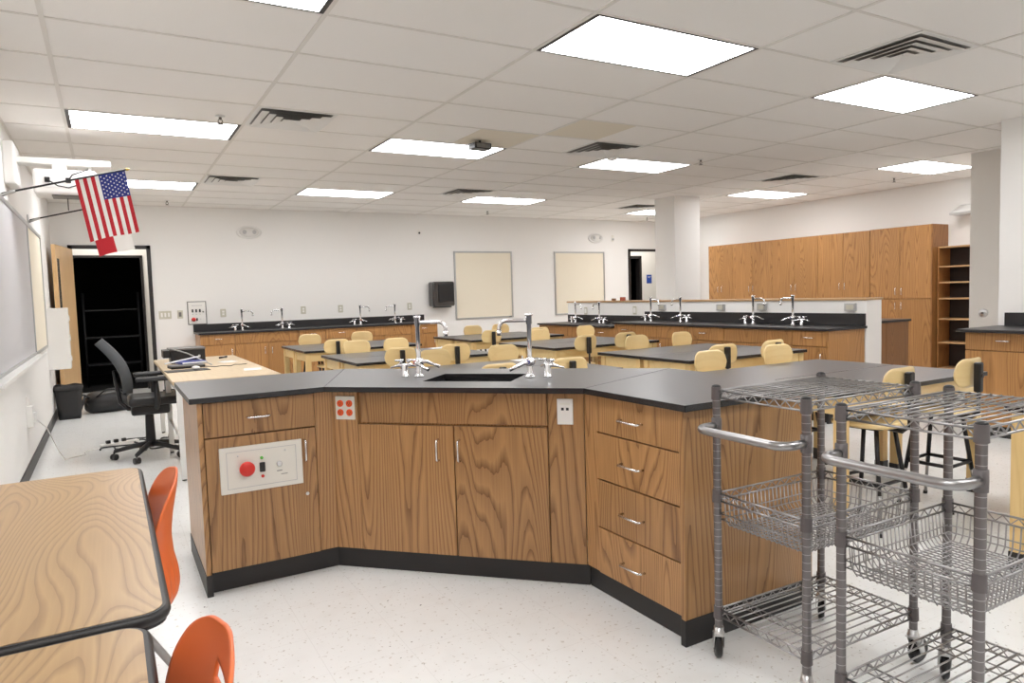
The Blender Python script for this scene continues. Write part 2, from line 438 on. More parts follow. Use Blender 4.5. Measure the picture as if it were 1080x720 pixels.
# ---------------- island (demonstration desk)
CT = .914; CB = .889
wt = thing('worktop', 'angled black stone-like worktop of the big oak island with a sink', 'worktop', (1.2, 3.4, CB))
def wslab(pts, hole=None):
    m = MB()
    if hole is None:
        m.prism([(x, y) for x, y in pts], CB, CT, .002)
    else:
        n = len(pts)
        for i in range(n):
            j = (i + 1) % n
            for z, rev in ((CT, False), (CB, True)):
                q = [(*pts[i], z), (*pts[j], z), (*hole[j], z), (*hole[i], z)]
                m.quad(q[::-1] if rev else q)
            m.quad([(*pts[i], CB), (*pts[j], CB), (*pts[j], CT), (*pts[i], CT)])
            m.quad([(*hole[i], CT), (*hole[j], CT), (*hole[j], CB), (*hole[i], CB)])
        bmesh.ops.remove_doubles(m.bm, verts=m.bm.verts[:], dist=1e-5)
        bmesh.ops.recalc_face_normals(m.bm, faces=m.bm.faces[:])
    o = m.build('slab', M['epoxy'], wt, top_face=M['epoxysheen']); o.location = -Vector(wt.location); return o
s2 = math.sqrt(2)
def uv(u, v): return ((u + v) / s2, (v - u) / s2)
gp = .0007
L1, L2 = (.875, 3.35), (1.765, 2.465); B1, B2 = (1.21, 4.14), (2.56, 2.79)
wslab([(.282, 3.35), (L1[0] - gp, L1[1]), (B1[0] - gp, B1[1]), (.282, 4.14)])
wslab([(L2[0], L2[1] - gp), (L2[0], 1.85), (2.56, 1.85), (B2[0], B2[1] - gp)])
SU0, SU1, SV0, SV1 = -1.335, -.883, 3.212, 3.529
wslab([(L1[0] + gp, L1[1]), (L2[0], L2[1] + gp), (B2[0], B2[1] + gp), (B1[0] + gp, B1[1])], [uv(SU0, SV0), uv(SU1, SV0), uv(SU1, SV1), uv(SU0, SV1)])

def sink_basin(label, loc, rz, w, d, ztop, group=None):
    """open basin hung under a worktop; local x along w, origin at the centre of the opening"""
    t = thing('sink', label, 'sink', (loc[0], loc[1], ztop - .20), rz, group)
    m = MB(); a, b = w / 2, d / 2; k = .012; z1 = .196; z0 = 0
    m.box((-a - k, -b - k, z0), (a + k, b + k, z0 + k))
    m.box((-a - k, -b - k, z0), (-a, b + k, z1)).box((a, -b - k, z0), (a + k, b + k, z1)).box((-a, -b - k, z0), (a, -b, z1)).box((-a, b, z0), (a, b + k, z1))
    m.build('basin', M['sink'], t)
    MB().lathe([(0, .014), (.03, .014), (.034, .018), (.04, .016), (.04, .0125)], 20).build('drain', M['steel'], t)
    return t
cu = uv((SU0 + SU1) / 2, (SV0 + SV1) / 2)
sink_basin('black rectangular sink let into the island worktop between two tall chrome taps', cu, -PI / 4, SU1 - SU0 + .004, SV1 - SV0 + .004, CB + .003)

def part(mb, name, m, t):
    o = mb.build(name, m, t); o.location = -Vector(t.location); return o
# left unit
t = thing('island_cabinet', 'oak island cabinet with one drawer over a door that carries a control panel', 'cabinet', (.62, 3.75, 0))
part(MB().prism([(.337, 3.42), (.905, 3.42), (1.17, 4.06), (.337, 4.06)], .10, CB), 'body', M['oak'], t)
part(MB().box((.315, 3.385, .10), (.336, 4.09, CB), .001), 'end_panel', M['oak'], t)
part(MB().box((.338, 4.062, .10), (1.16, 4.09, CB)), 'back_panel', M['oak'], t)
part(MB().box((.312, 3.382, 0), (.34, 4.092, .10), .002).prism([(.34, 3.432), (.945, 3.432), (1.15, 4.06), (.34, 4.06)], 0, .10), 'toe_kick', M['rubber'], t)
o = part(MB().box((.340, 3.39, .726), (.832, 3.419, .882), .0015), 'drawer', M['oak'], t)
pull(o, (.573, 3.39, .803), 'x')
o = part(MB().box((.340, 3.39, .106), (.832, 3.419, .719), .0015), 'door', M['oak'], t)
pull(o, (.778, 3.39, .615), 'z')
MB().cyl((0, 0), .008, 0, .006, 16, M=Matrix.Translation((.781, 3.39, .402)) @ Matrix.Rotation(PI / 2, 4, 'X')).build('lock', M['steel'], o)
part(MB().box((.836, 3.398, .106), (.9215, 3.419, .886), .001), 'filler_panel', M['oak'], t)
# middle unit, turned 45 degrees
f1 = Vector((.916, 3.402, 0))
WI = 1.245
t = thing('island_cabinet', 'angled oak sink cabinet in the middle of the island with two tall doors', 'cabinet', f1, -PI / 4)
MB().box((.0, .02, .10), (WI, .04, .885)).box((-.22, .62, .10), (WI + .22, .64, .885)).build('body', M['oak'], t)
MB().box((-.012, .03, 0), (WI + .012, .05, .10)).box((-.2, .60, 0), (WI + .2, .62, .10)).build('toe_kick', M['rubber'], t)
MB().box((.162, 0, .735), (1.082, .019, .882), .0015).build('false_front', M['oak'], t)
for x0, x1, hx in ((.145, .631, .556), (.637, 1.082, .662)):
    o = MB().box((x0, 0, .104), (x1, .019, .724), .0015).build('door', M['oak'], t); pull(o, (hx, 0, .61), 'z')
MB().box((-.001, .004, .104), (.142, .019, .886), .001).build('filler_panel', M['oak'], t)
MB().box((1.088, .004, .104), (WI + .004, .019, .886), .001).build('filler_panel', M['oak'], t)
# right unit with four drawers
t = thing('island_cabinet', 'oak island cabinet with a stack of four drawers beside the wire carts', 'cabinet', (2.1, 2.2, 0))
part(MB().prism([(1.82, 1.907), (2.50, 1.907), (2.50, 2.76), (1.82, 2.49)], .10, CB), 'body', M['oak'], t)
part(MB().box((1.787, 1.885, .10), (2.505, 1.906, CB), .001), 'end_panel', M['oak'], t)
part(MB().box((1.785, 1.882, 0), (2.507, 1.909, .10), .002).prism([(1.83, 1.909), (2.48, 1.909), (2.48, 2.74), (1.83, 2.535)], 0, .10), 'toe_kick', M['rubber'], t)
for z0, z1 in ((.728, .883), (.523, .722), (.310, .517), (.104, .304)):
    o = part(MB().box((1.80, 1.912, z0), (1.819, 2.425, z1), .0015), 'drawer', M['oak'], t)
    zc = (z0 + z1) / 2 - .005; yc = 2.19
    MB().tube([(1.80, yc - .065, zc), (1.778, yc - .065, zc), (1.770, yc - .057, zc), (1.770, yc + .057, zc), (1.778, yc + .065, zc), (1.80, yc + .065, zc)], .0048, 8).build('handle', M['pull'], o)
part(MB().box((1.804, 2.429, .106), (1.819, 2.519, .886), .001), 'filler_panel', M['oak'], t)

# control panel on the left door
t = thing('shutoff_station', 'off-white emergency shut-off panel with big red push button on the island door', 'control panel', (.579, 3.39, .565))
MB().box((-.184, -.012, -.107), (.184, 0, .107), .003).build('plate', M['beige'], t)
fm = MB(); 
for a, b in (((-.155, -.0135, -.085), (.155, -.0118, -.083)), ((-.155, -.0135, .083), (.155, -.0118, .085)), ((-.155, -.0135, -.085), (-.153, -.0118, .085)), ((.153, -.0135, -.085), (.155, -.0118, .085))): fm.box(a, b)
fm.build('cover_seam', M['alu'], t)
RX = Matrix.Rotation(PI / 2, 4, 'X')
MB().lathe([(.019, 0), (.019, .02), (.033, .024), (.034, .036), (.026, .043), (0, .044)], 28, M=Matrix.Translation((-.072, -.012, .006)) @ RX).build('push_button', M['red'], t)
MB().box((-.013, -.022, -.022), (.011, -.012, .022), .002).build('rocker_switch', M['black'], t)
MB().lathe([(.007, 0), (.007, .006), (0, .008)], 14, M=Matrix.Translation((-.002, -.012, .043)) @ RX).build('green_lamp', M['green'], t)
MB().lathe([(.007, 0), (.007, .006), (0, .008)], 14, M=Matrix.Translation((-.001, -.012, -.043)) @ RX).build('red_lamp', M['red'], t)
MB().lathe([(.013, 0), (.013, .008), (.009, .011), (.004, .009), (0, .009)], 18, M=Matrix.Translation((.076, -.012, .004)) @ RX).build('key_switch', M['steel'], t)
for sx, sz in ((-.105, .065), (.105, .065)): MB().lathe([(.004, 0), (.004, .003), (0, .0035)], 10, M=Matrix.Translation((sx, -.012, sz)) @ RX).build('screw', M['steel'], t)
MB().box((.064, -.0128, -.031), (.088, -.0119, -.027)).box((.082, -.0128, -.048), (.112, -.0119, -.045)).build('caption_strip', M['greyroof'], t)

# outlet plates on the angled front
def on_diag(x, z, out=.0): 
    p = f1 + Vector((x / s2 + (out) / s2, -x / s2 + (out) / s2, 0)); return (p.x, p.y, z)
t = thing('power_outlet', 'grey outlet plate with four orange-red sockets on the island corner panel', 'power outlet', on_diag(.079, .803, .004), -PI / 4)
MB().box((-.051, -.007, -.057), (.051, 0, .057), .002).build('plate', M['beige'], t)
for sx in (-.024, .024):
    for sz in (-.022, .022):
        o = MB().lathe([(.0165, 0), (.0165, .004), (.015, .005), (0, .005)], 20, M=Matrix.Translation((sx, -.007, sz)) @ RX).build('socket', M['redorange'], t)
        MB().box((sx - .006, -.0128, sz), (sx - .004, -.0118, sz + .007)).box((sx + .004, -.0128, sz), (sx + .006, -.0118, sz + .007)).box((sx - .002, -.0128, sz - .008), (sx + .002, -.0118, sz - .004)).build('slots', M['black'], o)
t = thing('data_outlet', 'white two-port wall plate on the island filler panel beside the sink doors', 'data outlet', on_diag(1.166, .800, .004), -PI / 4)
MB().box((-.036, -.007, -.058), (.036, 0, .058), .002).build('plate', M['white'], t)
for sx in (-.011, .011):
    MB().box((sx - .006, -.0078, .006), (sx + .006, -.0068, .018)).build('port', M['black'], t)
MB().box((-.024, -.0078, .03), (.024, -.0069, .04)).build('label_window', M['beige'], t)

# ---------------- taps
def make_faucet(label, loc, rz, group, detail=True):
    t = thing('faucet', label, 'faucet', loc, rz, group)
    MB().lathe([(0, 0), (.026, 0), (.026, .006), (.017, .012), (.014, .02), (.014, .06), (.012, .075), (.012, .12), (.0115, .125), (.0115, .265), (.0155, .268), (.0155, .305), (.020, .308), (.020, .318), (0, .32)], 20).build('body', M['chrome'], t)
    a = [(0, 0, .285), (.03, 0, .285), (.115, 0, .285)] + [tuple(p) for p in arc((.115, 0, .245), .04, PI / 2, 0, 8, (1, 0, 0), (0, 0, 1))[1:]] + [(.155, 0, .225)]
    MB().tube(a, .0098, 10).tube([(.155, 0, .236), (.155, 0, .21)], [.0132, .0118], 12).build('spout', M['chrome'], t)
    vb = MB().ball((0, 0, .078), .028, (1, 1.25, .85)).tube([(0, -.045, .078), (0, .045, .078)], .014, 12)
    vb.build('valve', M['chrome'], t)
    for s, c in ((-1, 'red'), (1, 'navy')):
        h = MB().tube([(0, s * .045, .078), (.02, s * .058, .074), (.06, s * .075, .055), (.085, s * .08, .045)], [.012, .0095, .0078, .0095], 8).build('lever', M['chrome'], t)
        MB().lathe([(.011, 0), (.011, .005), (0, .007)], 14, M=Matrix.Translation((0, s * .046, .078)) @ Matrix.Rotation(-s * PI / 2, 4, 'X')).build('index_button', M[c], h)
    return t
def make_turret(label, loc, rz, group):
    t = thing('gas_turret', label, 'gas tap', loc, rz, group)
    MB().lathe([(0, 0), (.021, 0), (.021, .004), (.018, .008), (.018, .062), (.016, .068), (0, .07)], 18).build('column', M['chrome'], t)
    for a in (-.5, .5):
        d = Vector((math.cos(PI / 2 + a * 2.2), math.sin(PI / 2 + a * 2.2), 0))
        p = [Vector((0, 0, .058)), d * .03 + Vector((0, 0, .06)), d * .045 + Vector((0, 0, .056)), d * .085 + Vector((0, 0, .046))]
        n = MB().tube(p, [.011, .011, .0075, .0045], 8).build('nozzle', M['chrome'], t)
        s = Vector((-d.y, d.x, 0)) * (1 if a > 0 else -1)
        q = d * .022 + Vector((0, 0, .073))
        MB().tube([q, q + Vector((0, 0, .012))], .008, 8).tube([q - d * .012 + Vector((0, 0, .012)), q + d * .02 + s * .03 + Vector((0, 0, .014))], [.008, .005], 8).build('lever', M['navy'] if False else M['chrome'], n)
    return t
fx = make_faucet('tall chrome island tap with red-dotted lever, spout pointing over the sink from its left end', (*uv(-1.428, 3.395), CT), -PI / 4, 'island taps')
dup(fx, (*uv(-.828, 3.385), CT), -PI / 4 + PI, 'tall chrome island tap at the sink end nearest the drawer stack')
tx = make_turret('chrome double gas tap beside the island tap above the left sink door', (*uv(-1.512, 3.405), CT), -PI / 4 + .4, 'island gas taps')
dup(tx, (*uv(-.742, 3.40), CT), -PI / 4 - .5, 'chrome double gas tap at the corner of island nearest the drawer stack')

# ---------------- back wall run
BD = .62; YFB = 10.71
xs = [(1.115, 'd'), (1.555, 's'), (2.465, 'd'), (2.865, 'd'), (3.345, 's'), (4.26, 'd')]; xe = 4.705
names_b = ['oak drawer cabinet at the left end of back wall counter', 'double-door oak sink cabinet under the left pair of back wall taps', 'narrow oak cabinet just right of the left back wall sink unit', 'oak drawer cabinet left of the right back wall sink unit', 'double-door oak sink cabinet under the right pair of back wall taps', 'oak drawer cabinet at the end of back wall counter near the paper dispenser']
for i, (x, k) in enumerate(xs):
    x1 = xs[i + 1][0] if i + 1 < len(xs) else xe
    w = x1 - x
    base_cabinet(names_b[i], (x, YFB, 0), 0, w, CB, BD - .01, lay_sink(w, CB) if k == 's' else lay_drawer_door(w, CB), 'back wall base cabinets', end='l' if i == 0 else ('r' if i == len(xs) - 1 else None))
t = thing('worktop', 'long thin black worktop with upstand along the back wall', 'worktop', (2.9, 11, CB))
part(MB().box((1.075, YFB - .03, CB), (4.745, YB - .001, CT), .002), 'slab', M['epoxydark'], t)
part(MB().box((1.075, YB - .022, CT), (4.745, YB - .001, 1.025), .002), 'backsplash', M['epoxydark'], t)
for x, r, lb in ((1.72, 0, 'chrome tap on back wall counter, first from the control box'), (2.30, PI, 'chrome tap on back wall counter, second from the control box'), (3.53, 0, 'chrome tap on back wall counter, third from the control box'), (4.12, PI, 'chrome tap on back wall counter closest to the paper dispenser')):
    dup(fx, (x, 11.06, CT), r, lb, 'back wall taps')
for x, r, lb in ((1.62, .4, 'gas tap left of the first back wall tap'), (2.40, -.5, 'gas tap right of the second back wall tap'), (3.43, .4, 'gas tap left of the third back wall tap'), (4.22, -.5, 'gas tap right of the last back wall tap')):
    dup(tx, (x, 11.06, CT), r, 'small chrome ' + lb, 'back wall gas taps')

# ---------------- sink run on the half wall (fronts look to -x)
XF = 5.90; PD = .555
CT2, CB2 = .86, .835
ys = [(7.50, 'd', 'first cabinet of the tall section from the low sink counter, one drawer'), (7.06, 'd', 'second cabinet of the half wall run from the low counter'), (6.60, 's', 'sink cabinet under the middle pair of half wall taps'), (5.72, 'd', 'oak cabinet between the two sink cabinets of the half wall run'), (5.30 + .2, 's', 'sink cabinet under the nearest pair of half wall taps'), (4.70, 'd', 'end cabinet of the half wall run with a plain oak side')]
ys = [(7.50, 'd', 'oak half wall cabinet beside the step down to the lower sink counter'), (7.06, 's', 'oak sink cabinet under the middle pair of half wall taps'), (6.18, 'd', 'oak drawer cabinet between the two sink cabinets of the half wall'), (5.56, 's', 'oak sink cabinet under the nearest pair of half wall taps'), (4.66, 'd', 'oak end cabinet of the half wall run showing its plain side')]
for i, (y, k, lb) in enumerate(ys):
    y1 = ys[i + 1][0] if i + 1 < len(ys) else 4.275
    w = y - y1
    base_cabinet(lb, (XF, y, 0), -PI / 2, w, CB, PD, lay_sink(w, CB) if k == 's' else lay_drawer_door(w, CB), 'half wall base cabinets', end='r' if i == len(ys) - 1 else None)
yl = [(9.38, 'd', 'low oak cabinet at the far end of the half wall run'), (8.95, 's', 'low oak sink cabinet under the farthest pair of half wall taps'), (8.05, 'd', 'low oak drawer cabinet next to the step up in the half wall counter')]
for i, (y, k, lb) in enumerate(yl):
    y1 = yl[i + 1][0] if i + 1 < len(yl) else 7.505
    w = y - y1
    base_cabinet(lb, (XF, y, 0), -PI / 2, w, CB2, PD, lay_sink(w, CB2) if k == 's' else lay_drawer_door(w, CB2), 'half wall base cabinets', end='l' if i == 0 else None)
t = thing('worktop', 'long black worktop with tall upstand on the near part of the half wall', 'worktop', (6.2, 5.9, CB))
part(MB().box((XF - .03, 4.235, CB), (6.469, 7.52, CT), .002), 'slab', M['epoxydark'], t)
part(MB().box((6.447, 4.25, CT), (6.469, 7.52, 1.035), .002), 'backsplash', M['epoxydark'], t)
t = thing('worktop', 'lower black worktop at the far end of the half wall', 'worktop', (6.2, 8.4, CB2))
part(MB().box((XF - .03, 7.525, CB2), (6.469, 9.42, CT2), .002), 'slab', M['epoxydark'], t)
part(MB().box((6.447, 7.525, CT2), (6.469, 9.40, .975), .002), 'backsplash', M['epoxydark'], t)
pf = [(8.97, CT2, -PI / 2, 'chrome tap on the low sink counter, the farthest on the half wall'), (8.36, CT2, PI / 2, 'chrome tap on the low sink counter next to the step'), (7.22, CT, -PI / 2, 'chrome tap on the tall half wall counter nearest the step'), (6.66, CT, PI / 2, 'chrome tap of the middle half wall pair, the nearer one'), (5.50, CT, -PI / 2, 'chrome tap of the nearest half wall pair, the farther one'), (4.97, CT, PI / 2, 'chrome tap closest to the white end post of the half wall')]
for y, z, r, lb in pf: dup(fx, (6.30, y, z), r, lb, 'half wall taps')
for y, z, r, lb in ((9.07, CT2, 1.2, 'before the farthest half wall tap'), (8.26, CT2, 2.1, 'after the second half wall tap'), (7.33, CT, 1.2, 'before the third half wall tap'), (6.55, CT, 2.1, 'after the fourth half wall tap'), (5.61, CT, 1.2, 'before the fifth half wall tap'), (4.86, CT, 2.1, 'after the last half wall tap')):
    dup(tx, (6.30, y, z), r, 'small chrome gas tap just ' + lb, 'half wall gas taps')
# counter on the other side of the half wall
t = thing('base_cabinet', 'oak cabinet showing its plain end behind the white half wall', 'cabinet', (7.3, 6.2, 0))
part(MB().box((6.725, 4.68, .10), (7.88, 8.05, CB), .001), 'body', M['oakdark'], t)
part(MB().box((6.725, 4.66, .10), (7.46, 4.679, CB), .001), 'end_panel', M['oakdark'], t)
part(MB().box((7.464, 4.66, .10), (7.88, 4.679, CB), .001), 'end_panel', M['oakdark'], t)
part(MB().box((6.725, 4.66, 0), (7.85, 8.05, .10)), 'toe_kick', M['rubber'], t)
t = tag(MB().box((6.722, 4.645, CB), (7.91, 8.06, CT), .002).build('worktop', M['epoxydark']), 'black worktop edge showing past the white end of the half wall', 'worktop')

# ---------------- right wall cabinets
XC = 10.0; yb = [9.79, 9.20, 8.31, 7.41, 6.515]
lbs = ['narrow oak wall cabinet at the far end of the row', 'second oak wall cabinet from the far end', 'third oak wall cabinet from the far end', 'oak wall cabinet adjoining the tall cupboard']
for i in range(4):
    w = yb[i] - yb[i + 1]
    t = thing('wall_cabinet', lbs[i] + ', with paired bar handles', 'cabinet', (XC, yb[i], 1.10), -PI / 2, 'oak wall cabinets on the right wall')
    MB().box((.001, .02, 0), (w - .001, XR - XC - .001, 1.025), .001).build('body', M['oakh'], t)
    for x0, x1, hx in ((.002, w / 2 - .002, w / 2 - .045), (w / 2 + .002, w - .002, w / 2 + .045)):
        o = MB().box((x0, 0, .002), (x1, .019, 1.023), .0015).build('door', M['oakh'], t); pull(o, (hx, 0, .20), 'z')
t = thing('tall_cabinet', 'full-height oak cupboard with four doors beside the open shelves', 'cupboard', (XC, 6.51, 0), -PI / 2)
w = .905
MB().box((.001, .02, .10), (w - .001, XR - XC - .001, 2.13), .001).build('body', M['oakh'], t)
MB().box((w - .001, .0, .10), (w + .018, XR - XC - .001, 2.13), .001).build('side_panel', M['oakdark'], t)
MB().box((.001, .05, 0), (w, XR - XC - .001, .10)).build('toe_kick', M['rubber'], t)
for z0, z1, hz in ((.105, 1.085, .99), (1.095, 2.128, 1.20)):
    for x0, x1, hx in ((.002, w / 2 - .002, w / 2 - .045), (w / 2 + .002, w - .002, w / 2 + .045)):
        o = MB().box((x0, 0, z0), (x1, .019, z1), .0015).build('door', M['oakh'], t); pull(o, (hx, 0, hz), 'z')
# open shelves
t = thing('bookcase', 'tall open oak bookcase with empty shelves between cupboard and grey wall', 'bookcase', (10.10, 5.57, 0), -PI / 2)
W = .93
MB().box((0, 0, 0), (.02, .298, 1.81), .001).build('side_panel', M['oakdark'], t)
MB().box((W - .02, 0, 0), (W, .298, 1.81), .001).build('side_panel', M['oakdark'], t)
MB().box((.02, .28, 0), (W - .02, .298, 1.81)).build('back_panel', M['shelfback'], t)
MB().box((.02, 0, 1.79), (W - .02, .28, 1.81), .001).build('top_panel', M['cap'], t)
for z in (.10, .46, .79, 1.075, 1.30, 1.52): MB().box((.021, .003, z), (W - .021, .279, z + .02), .001).build('shelf', M['cap'], t)

# base cabinet on the side wall
YS = 3.29
for i, (lb) in enumerate(('oak cabinet with drawer over door at the right picture edge', 'oak cabinet beyond the right picture edge')):
    if i: break
    base_cabinet(lb, (6.40, YS, 0), -PI / 2, .60, CB, .625, lay_drawer_door(.60, CB, 'r'), None, 'oakh')
t = thing('worktop', 'black worktop with upstand against the white wall at right picture edge', 'worktop', (6.7, 3.0, CB))
part(MB().box((6.33, 2.1, CB), (7.029, 3.33, CT), .003), 'slab', M['epoxydark'], t)
part(MB().box((7.007, 2.1, CT), (7.029, 3.27, 1.03), .002), 'backsplash', M['epoxydark'], t)
base_cabinet('plain oak cabinet under the right worktop, out past the first door', (6.40, YS - .60, 0), -PI / 2, .55, CB, .625, lay_drawer_door(.55, CB, 'l'), None, 'oakh')
# ------------------------------------------------------------------ student tables
TH = .76
def make_table(label, loc, group):
    w, d = 1.42, .604
    t = thing('lab_table', label, 'table', loc, 0, group)
    MB().box((0, 0, TH - .026), (w, d, TH), .003).build('tabletop', M['epoxy'], t, top_face=M['epoxysheen'])
    a = .022; e = .058
    MB().box((a + .01, a + .012, TH - .125), (w - a - .01, a + .03, TH - .027)).box((a + .01, d - a - .03, TH - .125), (w - a - .01, d - a - .012, TH - .027)).box((a + .012, a + .03, TH - .125), (a + .03, d - a - .03, TH - .027)).box((w - a - .03, a + .03, TH - .125), (w - a - .012, d - a - .03, TH - .027)).build('apron', M['birch'], t)
    for x in (a, w - a - e):
        for y in (a, d - a - e):
            lg = MB().box((x, y, .0), (x + e, y + e, TH - .027), .004).build('leg', M['birchleg'], t)
            MB().box((x - .003, y - .003, 0.0), (x + e + .003, y + e + .003, .085), .004).build('leg_boot', M['rubber'], lg)
    return t
BL = {(1, 8): (1.88, 7.97, 'left pair in the back row'), (1, 6): (1.88, 6.05, 'left pair in the middle row'), (1, 4): (1.88, 4.10, 'left pair of the row just behind the island'),
      (2, 8): (3.98, 7.97, 'right pair in the back row'), (2, 6): (3.98, 6.05, 'right pair in the middle row'), (2, 4): (3.97, 4.10, 'right pair of the row nearer the half wall end'),
      (2, 2): (3.30, 2.29, 'pair at the drawer end of the island'), (3, 0): (3.50, .42, 'pair at the right picture edge')}
WHERE = {(1, 8): 'left back table pair', (1, 6): 'left middle table pair', (1, 4): 'table pair behind the island sink', (2, 8): 'right back table pair',
         (2, 6): 'right middle table pair', (2, 4): 'table pair facing the half wall', (2, 2): 'table pair behind the carts', (3, 0): 'table pair at the right edge'}
tb = None
for k, (x, y, s) in BL.items():
    for j, nm in ((0, 'near'), (1, 'far')):
        lb = 'black-topped birch lab table, %s one of the %s' % (nm, WHERE[k])
        if tb is None: tb = make_table(lb, (x, y, 0), 'black-topped lab tables')
        else: dup(tb, (x, y + j * .607, 0), None, lb)

# ------------------------------------------------------------------ stools
def make_stool(label, loc):
    t = thing('lab_stool', label, 'stool', loc, 0, 'wooden-backed lab stools')
    sz = .592
    # seat: rounded square with a slight dish
    def se(u, v):
        a = 2 * PI * u; r = .175 * v
        n = 3.2; k = (abs(math.cos(a)) ** n + abs(math.sin(a)) ** n) ** (-1 / n)
        rr = r * k
        return Vector((rr * math.cos(a), rr * math.sin(a), sz - .012 * (1 - v * v) - (0.01 * max(0, v - .85) / .15)))
    MB().sheet(se, 32, 8, .016).build('seat', M['birch'], t)
    fr = MB().box((-.10, -.10, sz - .045), (.10, .10, sz - .029), .003)
    fr.box((-.013, -.185, sz - .045), (.013, .0, sz - .031))
    fr.build('seat_plate', M['blackmetal'], t)
    top, bot = .085, .152
    for sx in (-1, 1):
        for sy in (-1, 1):
            p0 = Vector((sx * top, sy * top, sz - .035)); p1 = Vector((sx * bot, sy * bot, 0)); pm = p0.lerp(p1, .62)
            lg = MB().tube([p0, pm], .0135, 4).build('leg', M['blackmetal'], t)
            MB().tube([p0.lerp(p1, .55), p0.lerp(p1, .98)], .0095, 8).build('leg_extension', M['greytube'], lg)
            MB().tube([p0.lerp(p1, .965), p1], .013, 8).build('glide', M['black'], lg)
    z = .26; f = (sz - .035 - z) / (sz - .035); r = top + (bot - top) * f
    q = [(r, r, z), (-r, r, z), (-r, -r, z), (r, -r, z)]
    m = MB()
    for i in range(4): m.tube([q[i], q[(i + 1) % 4]], .011, 4)
    m.build('footrest', M['blackmetal'], t)
    # back support
    m = MB().tube([(0, -.10, sz - .04), (0, -.175, sz - .045), (0, -.215, sz - .01), (0, -.215, .72)], .013, 4)
    m.build('back_bar', M['blackmetal'], t)
    def bk(u, v):
        x = (u - .5) * .30; zz = (v - .5) * .165
        return Vector((x, -.185 + 1.15 * x * x - .06 * zz, .803 + zz))
    rad = .075
    def rim(u, v):
        # squeeze the grid into a rounded rectangle
        x = (u - .5) * .30; zz = (v - .5) * .165
        h = .0825
        k = abs(x)
        lim = h if k < .15 - rad else (h - rad + math.sqrt(max(0, rad * rad - (k - .15 + rad) ** 2)))
        zz2 = zz / h * lim
        return Vector((x, -.185 + 1.15 * x * x - .06 * zz2, .803 + zz2))
    MB().sheet(rim, 30, 10, .011).build('backrest', M['birch'], t)
    b = MB().box((-.021, -.232, .695), (.021, -.194, .865), .008).tube([(0, -.238, .79), (0, -.2, .79)], .012, 10)
    b.build('back_bracket', M['black'], t)
    for sx in (-.055, .055):
        MB().lathe([(.007, 0), (.006, .003), (0, .004)], 10, M=Matrix.Translation((sx, -.178, .86)) @ Matrix.Rotation(-PI / 2, 4, 'X')).build('rivet', M['steel'], t)
    return t
ST = [((1, 8), 'f', 2.27), ((1, 8), 'f', 2.97), ((1, 8), 'n', 2.21), ((1, 6), 'f', 2.29), ((1, 6), 'f', 2.75), ((1, 6), 'n', 2.25), ((1, 6), 'n', 2.80),
      ((1, 4), 'f', 2.36), ((1, 4), 'f', 3.01), ((1, 4), 'n', 2.18), ((1, 4), 'n', 2.74), ((2, 8), 'f', 4.66), ((2, 8), 'f', 5.14), ((2, 8), 'n', 4.195), ((2, 8), 'n', 4.93),
      ((2, 6), 'f', 4.62), ((2, 6), 'f', 5.50), ((2, 6), 'n', 4.27), ((2, 6), 'n', 4.81), ((2, 4), 'f', 4.55), ((2, 4), 'f', 5.165), ((2, 4), 'n', 4.22), ((2, 4), 'n', 4.78),
      ((2, 2), 'f', 3.70), ((2, 2), 'f', 4.41), ((2, 2), 'n', 3.58), ((2, 2), 'n', 4.25)]
st = None
cnt = {}
for k, s, x in ST:
    y = BL[k][1] + (1.21 + .15 + .185 if False else 0)
    yy = (y - .15 + .187) if s == 'n' else (y + 1.21 + .15 - .187)
    if x == 5.50: yy += .225
    sib = sorted(q[2] for q in ST if q[0] == k and q[1] == s)
    pos = '' if len(sib) == 1 else (', left one' if x == sib[0] else ', right one')
    lb = 'birch stool, %s side of the %s%s' % ('near' if s == 'n' else 'far', WHERE[k], pos)
    rz = (0 if s == 'n' else PI) + (random.uniform(-.09, .09) if k != (2, 2) or s == 'f' else .04)
    if st is None: st = make_stool(lb, (x, yy, 0)); st.rotation_euler.z = rz
    else: dup(st, (x, yy, 0), rz, lb)

